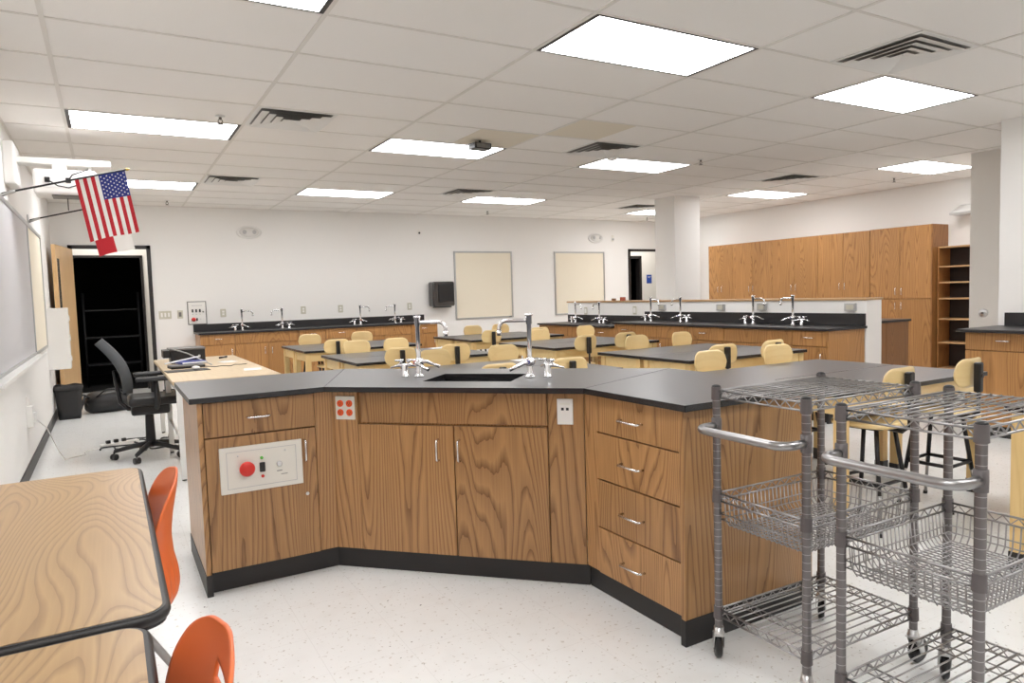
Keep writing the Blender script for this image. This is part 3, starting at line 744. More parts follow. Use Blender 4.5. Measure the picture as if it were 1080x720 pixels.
# ------------------------------------------------------------------ wire carts
def make_cart(label, loc, bz):
    t = thing('wire_cart', label, 'cart', loc, 0, 'wire utility carts')
    w, d = .55, .37
    zt, zl = .975, .19
    pr = .0135
    posts = [(0, 0), (0, d), (w, 0), (w, d)]
    for (x, y) in posts:
        p = MB().cyl((x, y), pr, .125, .985, 16)
        o = p.build('post', M['post'], t)
        MB().lathe([(pr + .001, .985), (pr + .0015, .99), (.009, .994), (0, .995)], 14, (x, y)).build('post_cap', M['black'], o)
        cs = thing_part = MB().lathe([(0, .125), (.017, .125), (.017, .108), (.02, .106), (.02, .098), (0, .098)], 16, (x, y))
        a = {(0, 0): .7, (0, d): .95, (w, 0): -.05, (w, d): .62}[(x, y)]
        MX = Matrix.Translation((x, y, 0)) @ Matrix.Rotation(a, 4, 'Z')
        c = cs.build('caster', M['steel'], t)
        f = MB()
        for s in (-1, 1):
            f.prism([(-.020, s * .0), (.020, s * .0), (.034, s * .004), (.034, 0)], 0, .001) if False else None
            f.sheet(lambda u, v, s=s: MX @ Vector((.004 + (u - .5) * (.036 - .014 * v) + .022 * v, s * (.0175), .100 - .062 * v)), 2, 4, .003)
        f.box((-.018, -.019, .094), (.022, .019, .099), .002, M=MX)
        f.build('fork', M['steel'], c)
        MB().lathe([(0, -.013), (.016, -.013), (.018, -.010), (.038, -.0115), (.044, -.006), (.044, .006), (.038, .0115), (.018, .010), (.016, .013), (0, .013)], 24, M=MX @ Matrix.Translation((.026, 0, .0445)) @ Matrix.Rotation(PI / 2, 4, 'X')).build('wheel', M['black'], c)
    def truss(m, a, b, z1, z0, n, r=.0034, inner=0):
        a = Vector(a); b = Vector(b)
        m.tube([a + Vector((0, 0, z1)), b + Vector((0, 0, z1))], r, 6).tube([a + Vector((0, 0, z0)), b + Vector((0, 0, z0))], r, 6)
        pts = []
        for i in range(2 * n + 1):
            p = a.lerp(b, i / (2 * n)); pts.append(p + Vector((0, 0, (z1 - .002) if i % 2 else (z0 + .002))))
        m.tube(pts, .0024, 5)
    def collars(z0, z1, par):
        for (x, y) in posts: MB().lathe([(pr + .0005, z0), (.0178, z0), (.0165, z1), (pr + .0005, z1)], 14, (x, y), sharp=True).build('collar', M['collar'], par)
    sides = [((0, 0, 0), (w, 0, 0), 11), ((0, d, 0), (w, d, 0), 11), ((0, 0, 0), (0, d, 0), 8), ((w, 0, 0), (w, d, 0), 8)]
    for z in (zt, zl):
        m = MB()
        for a, b, n in sides:
            A = Vector(a).lerp(Vector(b), .03); B = Vector(a).lerp(Vector(b), .97)
            truss(m, A, B, z, z - .026, n)
        for i in range(1, 12):
            y = d * i / 12; m.tube([(0, y, z + .003), (w, y, z + .003)], .0028, 5)
        for xx in (w * .22, w * .78):
            pts = []
            m.tube([(xx, 0, z - .003), (xx, d, z - .003)], .0024, 5).tube([(xx, 0, z - .026), (xx, d, z - .026)], .0024, 5)
            for i in range(17): pts.append((xx, d * i / 16, z - .005 if i % 2 else z - .024))
            m.tube(pts, .0016, 5)
        sh = m.build('wire_shelf', M['wire'], t)
        collars(z - .032, z + .012, sh)
    # basket: rails, hoops both ways
    m = MB(); z = bz; dp = .115
    for a, b, n in sides:
        A = Vector(a).lerp(Vector(b), .03); B = Vector(a).lerp(Vector(b), .97)
        truss(m, A, B, z, z - .026, n)
    it = .012
    zb = z - dp
    nx, ny = 26, 17
    for i in range(1, nx):
        x = .012 + (w - .024) * i / nx
        m.tube([(x, .002, z - .026), (x, it * .7, zb + .02), (x, it + .012, zb), (x, d - it - .012, zb), (x, d - it * .7, zb + .02), (x, d - .002, z - .026)], .0023, 5)
    for i in range(1, ny):
        y = .012 + (d - .024) * i / ny
        m.tube([(.002, y, z - .026), (it * .7, y, zb + .02), (it + .012, y, zb), (w - it - .012, y, zb), (w - it * .7, y, zb + .02), (w - .002, y, z - .026)], .0023, 5)
    for q, zz in ((it * .8, zb + .02), (it * .55, zb + .042)):
        m.tube([(q, q, zz), (w - q, q, zz), (w - q, d - q, zz), (q, d - q, zz)], .0023, 5, closed=True)
    bk = m.build('wire_basket', M['wire'], t)
    collars(z - .032, z + .012, bk)
    # push handle on the -x end
    zh = .85
    q = .05
    h = MB().tube([(0, 0, zh), (-.045, 0, zh)] + [tuple(p) for p in arc((-.05, q, zh), q, -PI / 2, -PI, 8, (1, 0, 0), (0, 1, 0))] + [tuple(p) for p in arc((-.05, d - q, zh), q, PI, PI / 2, 8, (1, 0, 0), (0, 1, 0))] + [(-.045, d, zh), (0, d, zh)], .0138, 14)
    hd = h.build('push_handle', M['wire'], t)
    for y in (0, d): MB().lathe([(pr, zh - .028), (.017, zh - .027), (.0175, zh), (.017, zh + .027), (pr, zh + .028)], 14, (0, y)).build('handle_clamp', M['collar'], hd)
    return t
c1 = make_cart('chrome wire cart parked against the island end panel', (1.815, 1.385, 0), .61)
c2 = dup(c1, (1.79, .88, 0), None, 'chrome wire cart in front, cut by the right and bottom picture edges')
c2.rotation_euler.z = 0.0
c1.rotation_euler.z = -.02

# ------------------------------------------------------------------ front tables and orange chairs
def rr(x0, y0, x1, y1, r, n=8):
    P = []
    for cx, cy, a in ((x1 - r, y1 - r, 0), (x0 + r, y1 - r, PI / 2), (x0 + r, y0 + r, PI), (x1 - r, y0 + r, 1.5 * PI)):
        for i in range(n + 1): P.append((cx + r * math.cos(a + PI / 2 * i / n), cy + r * math.sin(a + PI / 2 * i / n)))
    return P
def front_table(label, loc, w, d):
    t = thing('student_table', label, 'table', loc, 0, 'wood-grain student tables')
    z = .76
    P = rr(0, 0, w, d, .045)
    MB().prism(P, z - .03, z - .0012, .0).build('edge_band', M['rubber'], t).location = (0, 0, 0)
    tp = MB().prism(rr(.006, .006, w - .006, d - .006, .040), z - .028, z, .0).build('tabletop', M['lamY'], t)
    ed = MB().tube([(x, y, z - .013) for x, y in rr(.004, .004, w - .004, d - .004, .042)], .0125, 8, closed=True).build('rounded_edge', M['rubber'], t)
    for x in (.05, w - .05):
        for y in (.08, d - .08):
            lg = MB().cyl((x, y), .016, .02, z - .03, 14).build('leg', M['greytube'], t)
            MB().lathe([(0, 0), (.02, 0), (.02, .02), (.016, .028), (0, .028)], 14, (x, y)).build('glide', M['black'], lg)
    return t
M['lamY'] = wood('oak_laminate_top', rgb(184, 151, 104), rgb(122, 90, 56), axis=1, amt=0.55, rings=80, squash=0.25, scale=.8, rough=0.3, fib=0.3)
front_table('wood-grain student table whose far rounded corner is in view, orange chair tucked in', (-.565, 1.437, 0), .628, 1.365)
front_table('wood-grain student table cut off by the lower picture edge', (-.60, .03, 0), .625, 1.372)

def make_shell_chair(label, loc, rz):
    t = thing('shell_chair', label, 'chair', loc, rz, 'orange shell chairs')
    # centre line from the seat front to the top of the back: (y, z)
    C = [(.20, .425), (.19, .445), (.15, .452), (.08, .444), (0, .434), (-.08, .430), (-.15, .432), (-.212, .447), (-.246, .487), (-.251, .54), (-.243, .60), (-.240, .66), (-.246, .72), (-.254, .765), (-.261, .80), (-.265, .825), (-.267, .840)]
    Wd = [.19, .205, .215, .222, .225, .222, .215, .208, .202, .197, .195, .198, .200, .186, .155, .105, .03]
    CU = [.0, .0, .0, .006, .012, .02, .035, .055, .07, .075, .07, .06, .05, .038, .025, .012, .003]
    n = len(C)
    def smp(A, s):
        s = max(0, min(.99999, s)) * (n - 1); i = int(s); f = s - i
        def g(j): return A[max(0, min(n - 1, j))]
        p0, p1, p2, p3 = g(i - 1), g(i), g(i + 1), g(i + 2)
        cr = lambda a, b, c, d: .5 * (2 * b + (c - a) * f + (2 * a - 5 * b + 4 * c - d) * f * f + (3 * b - 3 * c + d - a) * f ** 3)
        if isinstance(p1, tuple): return tuple(cr(p0[k], p1[k], p2[k], p3[k]) for k in range(len(p1)))
        return cr(p0, p1, p2, p3)
    def fn(u, v):
        y, z = smp(C, v); w = smp(Wd, v); c = smp(CU, v)
        y2, z2 = smp(C, min(1, v + .01)); y1, z1 = smp(C, max(0, v - .01))
        d = Vector((0, y2 - y1, z2 - z1)).normalized(); nn = Vector((0, d.z, -d.y))  # towards the sitter on the back, up on the seat
        if nn.z < -0.3: nn = -nn
        nn = Vector((0, abs(d.z), abs(d.y)))
        x = (u - .5) * 2
        rib = 0
        if .46 < v < .62 and abs(x) < .95: rib = .003 * math.sin(u * 2 * PI * 11) * math.sin((v - .46) / .16 * PI)
        return Vector((x * w, y, z)) + nn * (c * abs(x) ** 2.2 + rib)
    def slot(u, v): return not (.795 < v < .83 and abs(u - .5) < .13)
    MB().sheet(fn, 60, 72, .006, mask=slot).build('shell', M['orange'], t)
    m = MB()
    for s in (-1, 1):
        m.tube([(s * .16, .13, .425), (s * .175, .0, .418), (s * .175, -.10, .425)], .011, 10)
    m.tube([(-.17, .06, .42), (.17, .06, .42)], .011, 10)
    m.build('seat_frame', M['greytube'], t)
    for s in (-1, 1):
        for p in ([(s * .172, .08, .42), (s * .185, .13, .36), (s * .215, .22, .02)], [(s * .175, -.06, .42), (s * .188, -.11, .36), (s * .225, -.30, .02)]):
            lg = MB().tube(p, .0125, 10).build('leg', M['greytube'], t)
            e = Vector(p[-1]); MB().ball((e.x, e.y, .014), .016, (1, 1, .85), u=12, v=8).build('glide', M['black'], lg)
    return t
oc = make_shell_chair('orange plastic shell chair pushed under the first wood-grain table', (-.115, 2.30, 0), PI / 2)
o2 = dup(oc, (-.135, 1.10, 0), PI / 2 , 'orange plastic shell chair at the lower picture edge, seen from above its rounded back')
# ------------------------------------------------------------------ ceiling things
def make_light(label, i, j):
    t = thing('ceiling_light', label, 'ceiling light', (2.851 + i * GW, 3.248 + j * GD, H), 0, 'recessed ceiling lights')
    a, b, z = .598, .293, -.006
    MB().box((-a, -b, z), (a, -b + .012, -.0005)).box((-a, b - .012, z), (a, b, -.0005)).box((-a, -b + .012, z), (-a + .026, b - .012, -.0005)).box((a - .026, -b + .012, z), (a, b - .012, -.0005)).build('frame', M['frame'], t)
    MB().box((-a + .026, -b + .012, -.004), (a - .026, b - .012, -.0005)).build('diffuser', M['lamp'], t)
    return t
lights = [(0, 0, 'large bright ceiling light in the top middle, the biggest whole one'), (2, 0, 'bright ceiling light under the big air vent at the upper right'), (-2, 5, 'bright ceiling light above the flag, the larger one'),
          (0, 5, 'ceiling light next to the small black box and tan ceiling tile'), (2, 5, 'ceiling light with a round smoke detector at its near edge'), (-2, 10, 'small far ceiling light partly behind the flag'),
          (0, 10, 'far ceiling light in front of the back wall, second from the flag'), (2, 10, 'far ceiling light above the gap between the tan wall boards'), (5, 3, 'ceiling light nearest the grey wall at the right'),
          (5, 7, 'ceiling light above the oak wall cabinets'), (5, 11, 'far ceiling light half hidden by the white column'), (-2, 0, 'ceiling light cut by the top picture edge'),
          (0, -5, 'ceiling light behind the viewer in the middle'), (2, -5, 'ceiling light behind the viewer towards the side wall'), (-2, -5, 'ceiling light behind the viewer along the whiteboard wall')]
lt = None
for i, j, lb in lights:
    if lt is None: lt = make_light(lb, i, j)
    else: dup(lt, (2.851 + i * GW, 3.248 + j * GD, H), None, lb)
for x in (.1, 5.0, 10.4):
    d = bpy.data.lights.new('corridor_lamp', 'AREA'); d.energy = 18; d.shape = 'RECTANGLE'; d.size = 1.0; d.size_y = .3; d.color = (1, .97, .92)
    o = bpy.data.objects.new('corridor_lamp', d); COL.objects.link(o); o.location = (x, 12.0, 2.66)

def make_vent(label, x, y):
    t = thing('air_vent', label, 'air vent', (x, y, H), 0, 'square ceiling air vents')
    a = .297
    MB().box((-a, -a, -.006), (a, -a + .03, -.0005)).box((-a, a - .03, -.006), (a, a, -.0005)).box((-a, -a + .03, -.006), (-a + .03, a - .03, -.0005)).box((a - .03, -a + .03, -.006), (a, a - .03, -.0005)).build('frame', M['whitemetal'], t)
    MB().box((-a + .03, -a + .03, -.002), (a - .03, a - .03, -.0005)).build('duct_opening', M['duct'], t)
    m = MB()
    for r0, r1 in ((.264, .196), (.198, .132), (.134, .068), (.070, .0)):
        z0, z1 = -.007, -.024
        # louvre blades slope outwards and down, ring by ring
        rr0, rr1 = r1, r0
        for k in range(4):
            A = Matrix.Rotation(k * PI / 2, 4, 'Z')
            q = [A @ Vector(p) for p in ((-rr1, -rr1, z1), (rr1, -rr1, z1), (max(rr0, .004), -max(rr0, .004), z0), (-max(rr0, .004), -max(rr0, .004), z0))]
            m.quad(q)
    o = m.build('louvre', M['whitemetal'], t)
    return t
vents = [(4.375, 2.638, 'large square air vent near the top right, beside a bright light'), (1.327, 5.687, 'square air vent just right of the big light above the flag'), (1.327, 8.735, 'small far air vent past the light behind the flag'),
         (4.375, 8.735, 'small far air vent before the light over the tan boards'), (4.375, 5.687, 'square air vent left of the smoke detector light'), (7.93, 6.29, 'air vent between the lights near the oak wall cabinets'), (7.93, 9.34, 'tiny far air vent beside the white column')]
vt = None
for x, y, lb in vents:
    if vt is None: vt = make_vent(lb, x, y)
    else: dup(vt, (x, y, H), None, lb)
def make_sprinkler(label, x, y):
    t = thing('sprinkler_head', label, 'sprinkler', (x, y, H), 0, 'fire sprinkler heads')
    MB().lathe([(.035, -.0045), (.035, -.007), (.02, -.012), (0, -.012)], 16).build('escutcheon', M['whitemetal'], t)
    MB().tube([(0, 0, -.01), (0, 0, -.03)], .011, 10).tube([(-.012, 0, -.03), (-.016, 0, -.045), (0, 0, -.062)], .004, 6).tube([(.012, 0, -.03), (.016, 0, -.045), (0, 0, -.062)], .004, 6).build('body', M['sprk'], t)
    MB().lathe([(0, -.062), (.022, -.062), (.022, -.065), (0, -.065)], 16).build('deflector', M['sprk'], t)
    return t
spr = [(.824, 5.785, 'sprinkler head between the flag light and the square vent'), (5.732, 5.711, 'sprinkler head right of the smoke detector light'), (9.31, 5.719, 'sprinkler head below the light nearest the grey wall'), (5.637, 10.528, 'small far sprinkler head over the tan boards'), (.782, 10.677, 'small far sprinkler head above the dark doorway'), (9.20, 10.611, 'small far sprinkler head beside the column')]
sp = None
for x, y, lb in spr:
    if sp is None: sp = make_sprinkler(lb, x, y)
    else: dup(sp, (x, y, H), None, lb)
t = thing('smoke_detector', 'round white smoke detector on the ceiling at the edge of a light', 'smoke detector', (4.68, 5.93, H))
MB().lathe([(.07, -.0045), (.07, -.012), (.0, -.012)], 24).build('base', M['whitemetal'], t)
MB().lathe([(.06, -.012), (.058, -.03), (.04, -.045), (0, -.048)], 24).build('cover', M['white'], t)
MB().lathe([(.012, -.046), (.012, -.052), (0, -.053)], 12).build('indicator', M['black'], t)
t = thing('ceiling_speaker_box', 'small black box hanging from the tan ceiling tile', 'speaker', (3.05, 5.80, H), .1)
MB().box((-.09, -.06, -.085), (.09, .06, -.03), .006).build('housing', M['black'], t)
MB().box((-.075, -.064, -.077), (.075, -.059, -.038), .002).build('grille', M['greyroof'], t)
MB().tube([(0, 0, -.04), (0, 0, -.004)], .012, 8).build('bracket', M['black'], t)
for x0, x1, y0, lb in ((2.86, 3.449, 5.3916, 'tan discoloured ceiling tile half beside the black hanging box'), (3.47, 4.05, 4.772, 'tan discoloured ceiling tile half nearer than the hanging box')):
    tag(MB().box((x0, y0, H - .003), (x1, y0 + .588, H - .0002)).build('ceiling_tile', M['tantile']), lb, 'ceiling tile', 'tan ceiling tiles')

# ------------------------------------------------------------------ back wall things
def emergency(label, x, z):
    t = thing('emergency_light', label, 'emergency light', (x, YB + .002, z), 0, 'oval emergency lights')
    A = Matrix.Rotation(PI / 2, 4, 'X') @ Matrix.Diagonal((1.9, 1, 1, 1))
    MB().lathe([(.098, 0), (.098, .018), (.09, .026), (0, .026)], 28, M=A).build('housing', M['whitemetal'], t)
    MB().lathe([(.075, .024), (.07, .05), (.04, .066), (0, .07)], 28, M=A).build('lens', M['lens'], t)
    for s in (-1, 1): MB().ball((s * .07, -.06, 0), .032, (1, .6, 1)).build('lamp_head', M['alu'], t)
    return t
e1 = emergency('oval emergency light high on the back wall near the flag', 1.93, 2.392)
dup(e1, (8.485, YB + .002, 2.392), None, 'oval emergency light high on the back wall near the column')
def plate(name, label, cat, x, z, w, h, m, det=None, grp=None, y=YB):
    t = thing(name, label, cat, (x, y, z), 0, grp)
    MB().box((-w / 2, -.008, -h / 2), (w / 2, .001, h / 2), .002).build('plate', M[m], t)
    if det: det(t)
    return t
def tog(t, xs=(0,)):
    for x in xs: MB().box((x - .012, -.014, -.03), (x + .012, -.007, .03), .002).build('rocker', M['white'], t)
def duo(t):
    for z in (-.02, .02): MB().box((-.016, -.0095, z - .014), (.016, -.0075, z + .014), .002).build('socket', M['white'], t)
plate('motion_sensor', 'small white sensor high on the back wall left of the tan board', 'sensor', 4.72, 2.44, .07, .09, 'white', lambda t: MB().ball((0, -.008, -.01), .018).build('eye', M['black'], t))
plate('alarm_strobe', 'small grey device on the back wall beside the oval light near the column', 'alarm', 8.91, 2.39, .06, .13, 'beige', lambda t: MB().box((-.02, -.03, -.04), (.02, -.008, .0), .004).build('strobe_lens', M['alu'], t))
plate('light_switch', 'wide almond switch plate on the wall right of the dark doorway', 'light switch', .714, 1.182, .165, .115, 'almond', lambda t: tog(t, (-.046, 0, .046)))
plate('light_switch', 'narrow switch plate beside the wall control box', 'light switch', .911, 1.182, .075, .118, 'almond', lambda t: MB().box((-.018, -.014, -.032), (.018, -.007, .032), .002).build('rocker', M['greyroof'], t))
for x, z, lb in ((1.50, 1.18, 'left of the first pair of back taps'), (2.69, 1.178, 'on the wall between the back tap pairs, nearer the first'), (3.29, 1.178, 'on the wall just left of the third back tap'), (4.49, 1.176, 'on the wall right of the last back tap')):
    plate('power_outlet', 'almond outlet plate ' + lb, 'power outlet', x, z, .078, .12, 'almond', duo, 'back wall outlets')
t = thing('control_box', 'square wall control box with red push button above the back counter end', 'control panel', (1.139, YB, 1.195))
MB().box((-.13, -.014, -.172), (.13, 0, .172), .003).build('frame', M['greyroof'], t)
MB().box((-.117, -.018, -.16), (.117, -.013, .16), .002).build('plate', M['white'], t)
MB().lathe([(.018, 0), (.018, .015), (.03, .018), (.03, .03), (0, .036)], 20, M=Matrix.Translation((-.055, -.018, -.095)) @ RX).build('push_button', M['red'], t)
for x in (-.062, -.012, .038): MB().box((x - .011, -.026, .01), (x + .011, -.017, .055), .002).build('rocker_switch', M['black'], t)
MB().box((-.018, -.026, -.115), (.004, -.017, -.075), .002).build('rocker_switch', M['black'], t)
MB().lathe([(.011, 0), (.011, .008), (0, .009)], 14, M=Matrix.Translation((.082, -.018, .015)) @ RX).build('key_switch', M['greyroof'], t)
for x in (-.062, -.012, .038): MB().lathe([(.005, 0), (.005, .004), (0, .005)], 10, M=Matrix.Translation((x, -.018, -.018)) @ RX).build('indicator', M['greyroof'], t)
MB().lathe([(.007, 0), (.007, .006), (0, .007)], 12, M=Matrix.Translation((.045, -.018, -.09)) @ RX).build('key_switch', M['steel'], t)
MB().box((-.07, -.0186, .105), (.07, -.0178, .112)).build('caption_strip', M['alu'], t)
t = thing('towel_dispenser', 'dark smoked paper towel dispenser on the back wall left of the tan board', 'paper dispenser', (5.05, YB, 1.37))
MB().box((-.205, -.22, -.215), (.205, 0, .215), .03, 4).build('housing', M['dispenser'], t)
MB().box((-.11, -.232, -.14), (.19, -.21, .18), .012, 3).build('window', M['black'], t)
MB().box((-.15, -.19, -.235), (.15, -.05, -.205), .005).build('mouth', M['black'], t)
def tackboard(label, x0, x1, z0, z1, y=YB, grp='tan wall boards'):
    t = thing('tackboard', label, 'notice board', ((x0 + x1) / 2, y, z0), 0, grp)
    w = x1 - x0; h = z1 - z0; f = .028
    MB().box((-w / 2 + f, -.014, f), (w / 2 - f, 0, h - f)).build('panel', M['tack'], t)
    MB().box((-w / 2, -.022, 0), (w / 2, 0, f), .002).box((-w / 2, -.022, h - f), (w / 2, 0, h), .002).box((-w / 2, -.022, f), (-w / 2 + f, 0, h - f), .002).box((w / 2 - f, -.022, f), (w / 2, 0, h - f), .002).build('frame', M['alu'], t)
    MB().box((w / 2 - .09, -.0235, .006), (w / 2 - .04, -.0215, .02)).build('maker_plate', M['greyroof'], t)
    return t
tackboard('tan framed notice board on the back wall next to the towel dispenser', 5.355, 6.54, .905, 2.12)
tackboard('tan framed notice board on the back wall behind the half wall taps', 7.48, 8.68, .90, 2.12)
# corridor sign
t = thing('door_sign', 'small blue sign on the pale corridor wall seen through the right doorway', 'sign', (10.955, YC, 1.585))
MB().box((-.075, -.008, -.10), (.075, 0, .10), .002).build('plate', M['bluesign'], t)
MB().box((-.05, -.0095, .05), (.05, -.0078, .058)).box((-.045, -.0095, .03), (.03, -.0078, .036)).build('caption_strip', M['white'], t)
t = thing('storage_bin', 'pale translucent bin in the dark room past the right doorway', 'bin', (10.30, 12.95, .95))
MB().box((-.2, -.15, 0), (.2, .15, .40), .02).build('tub', M['bin'], t)
MB().box((-.22, -.17, .40), (.22, .17, .43), .01).build('lid', M['bin'], t)
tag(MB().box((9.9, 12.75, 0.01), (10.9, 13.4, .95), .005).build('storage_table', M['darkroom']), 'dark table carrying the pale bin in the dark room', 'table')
# wire rack barely seen in the left dark room
t = thing('storage_rack', 'dark wire rack faintly visible inside the left doorway', 'rack', (.05, 13.6, .01))
for x in (-.4, .4):
    for y in (-.2, .2): MB().tube([(x, y, 0), (x, y, 1.55)], .014, 8).build('post', M['darksteel'], t)
for z in (.35, .80, 1.25): MB().box((-.4, -.2, z), (.4, .2, z + .02)).build('shelf', M['darksteel'], t)

# outlets on the half wall (face looks to -x)
for i, (y, z, lb, w, h) in enumerate(((8.93, 1.035, 'farthest outlet plate on the half wall, by the low taps', .075, .118), (7.75, 1.05, 'upright outlet plate on the half wall above the counter step', .075, .118), (7.17, 1.092, 'outlet plate on the half wall behind the third tap', .118, .078), (6.13, 1.094, 'outlet plate in the middle of the half wall between tap pairs', .118, .078), (5.51, 1.098, 'outlet plate on the half wall behind the fifth tap', .118, .078), (4.41, 1.098, 'outlet plate on the half wall nearest the white end post', .118, .078))):
    t = thing('power_outlet', 'almond ' + lb, 'power outlet', (6.47, y, z), -PI / 2, 'half wall outlets')
    MB().box((-w / 2, -.03 if h < .1 else -.008, -h / 2), (w / 2, 0, h / 2), .002).build('plate', M['alu'] if h < .1 else M['almond'], t)
    MB().box((-w * .33, -.033 if h < .1 else -.011, -h * .3), (w * .33, -.029 if h < .1 else -.007, h * .3), .001).build('socket', M['almond'] if h < .1 else M['white'], t)
tag(MB().box((6.57, 8.36, 1.187), (6.62, 8.41, 1.220), .003).build('small_carton', M['carton']), 'small brown box on top of the half wall', 'box', 'boxes on the half wall')
tag(MB().box((6.57, 8.15, 1.187), (6.63, 8.21, 1.238), .003).build('small_carton', M['maroon']), 'small reddish box on the half wall nearer the column', 'box', 'boxes on the half wall')
# round plate on the alcove wall, metal hood at the right wall
t = thing('wall_jack', 'round chrome plate low on the grey wall above the right worktop', 'wall plate', (8.5, 4.18, .96), -PI / 2)
MB().lathe([(.05, 0), (.05, .006), (.03, .014), (0, .016)], 20, M=RX).build('plate', M['steel'], t)
MB().box((-.012, -.03, -.012), (.012, -.014, .012), .003).build('knob', M['greyroof'], t)
t = thing('wall_fan_hood', 'sloped white metal hood peeking past the grey wall above the bookcase', 'hood', (XR, 5.2, 2.26), -PI / 2)
MB().prism([(-.22, 0), (.3, 0), (.3, -.30), (-.22, -.30)], -.03, -.0).build('rim', M['steel'], t)
hb = MB(); hb.sheet(lambda u, v: Vector((-.22 + .52 * u, -.30 + .28 * v, .0 + .12 * v)), 4, 4, .008); hb.build('hood_shell', M['whitemetal'], t)

# ------------------------------------------------------------------ left wall things
t = thing('whiteboard', 'glossy whiteboard with silver frame on the left wall', 'whiteboard', (XL, 5.9, .91), PI / 2)
# local x runs along +y of the room, -y looks into the room
w = 3.8
MB().box((-w / 2, -.018, .02), (w / 2, 0, 1.18)).build('panel', M['board'], t)
MB().box((-w / 2 - .03, -.028, -.01), (w / 2 + .03, 0, .02), .002).box((-w / 2 - .03, -.028, 1.18), (w / 2 + .03, 0, 1.215), .002).box((-w / 2 - .03, -.028, .02), (-w / 2, 0, 1.18), .002).box((w / 2, -.028, .02), (w / 2 + .03, 0, 1.18), .002).build('frame', M['alu'], t)
MB().box((-1.2, -.10, -.012), (w / 2, -.028, .0), .003).box((-1.2, -.105, -.012), (w / 2, -.095, .014), .003).build('marker_tray', M['whitemetal'], t)
t = thing('tackboard', 'narrow tan notice board on the left wall at the end of the whiteboard', 'notice board', (XL, 8.56, .91), PI / 2, 'tan wall boards')
MB().box((-.66, -.018, .02), (.66, 0, 1.18)).build('panel', M['tack'], t)
MB().box((-.69, -.028, -.01), (.69, 0, .02), .002).box((-.69, -.028, 1.18), (.69, 0, 1.215), .002).box((.66, -.028, .02), (.69, 0, 1.18), .002).build('frame', M['alu'], t)
t = thing('wall_cupboard', 'white box cupboard on the left wall beside the open door', 'wall box', (-.505, 9.6, .63))
MB().box((-.114, -.12, 0), (.10, .12, .70), .004).build('body', M['whitemetal'], t)
MB().box((-.114, -.127, .005), (.10, -.121, .695), .002).build('front_panel', M['white'], t)
for z in (.12, .35, .58): MB().box((.10, -.10, z - .03), (.115, -.06, z + .03), .002).build('hinge', M['whitemetal'], t)
t = thing('wall_raceway_box', 'white cable box low on the left wall with a cord to the floor', 'outlet box', (XL, 6.86, .46), PI / 2)
MB().box((-.06, -.045, -.085), (.06, 0, .085), .005).build('housing', M['white'], t)
MB().box((-.03, -.065, -.05), (.03, -.045, .03), .005).build('plug', M['whitemetal'], t)
MB().box((-.012, -.02, .085), (.012, 0, .16), .002).build('raceway', M['white'], t)

# projector and its arm
t = thing('projector_mount', 'white wall arm reaching out above the projector', 'projector arm', (XL, 6.75, 2.44))
MB().box((0, -.24, -.16), (.075, .16, .16), .012).build('wall_plate', M['whitemetal'], t)
MB().box((.03, -.075, .025), (.712, .075, .075), .012, 3).build('arm', M['whitemetal'], t)
MB().box((.30, -.06, -.02), (.40, .06, .03), .006).tube([(.56, -.02, .03), (.56, -.02, -.01), (.52, -.02, -.04)], .012, 8).build('adapter', M['whitemetal'], t)
t = thing('projector', 'white short-throw projector hanging under the wall arm behind the flag', 'projector', (-.23, 6.75, 2.22))
MB().box((-.215, -.16, .005), (.215, .18, .195), .02, 3).build('housing', M['white'], t)
MB().box((-.20, -.164, .05), (.20, -.158, .17), .002).build('port_panel', M['whitemetal'], t)
for x in (-.12, .02, .14): MB().box((x - .018, -.172, .09), (x + .018, -.162, .13), .003).build('plug', M['black'], t)
MB().tube([(-.12, -.17, .11), (-.05, -.2, .06), (.02, -.19, .05), (.1, -.19, .08), (.14, -.17, .11)], .005, 6).tube([(.02, -.17, .11), (.05, -.2, .15), (.16, -.18, .20)], .005, 6).build('cable', M['cord'], t)
MB().box((-.1, -.1, -.004), (.12, .1, .006)).build('lens_window', M['greyroof'], t)
MB().tube([(.0, .05, .005), (.0, .05, -.10)], .004, 6).build('antenna', M['black'], t)

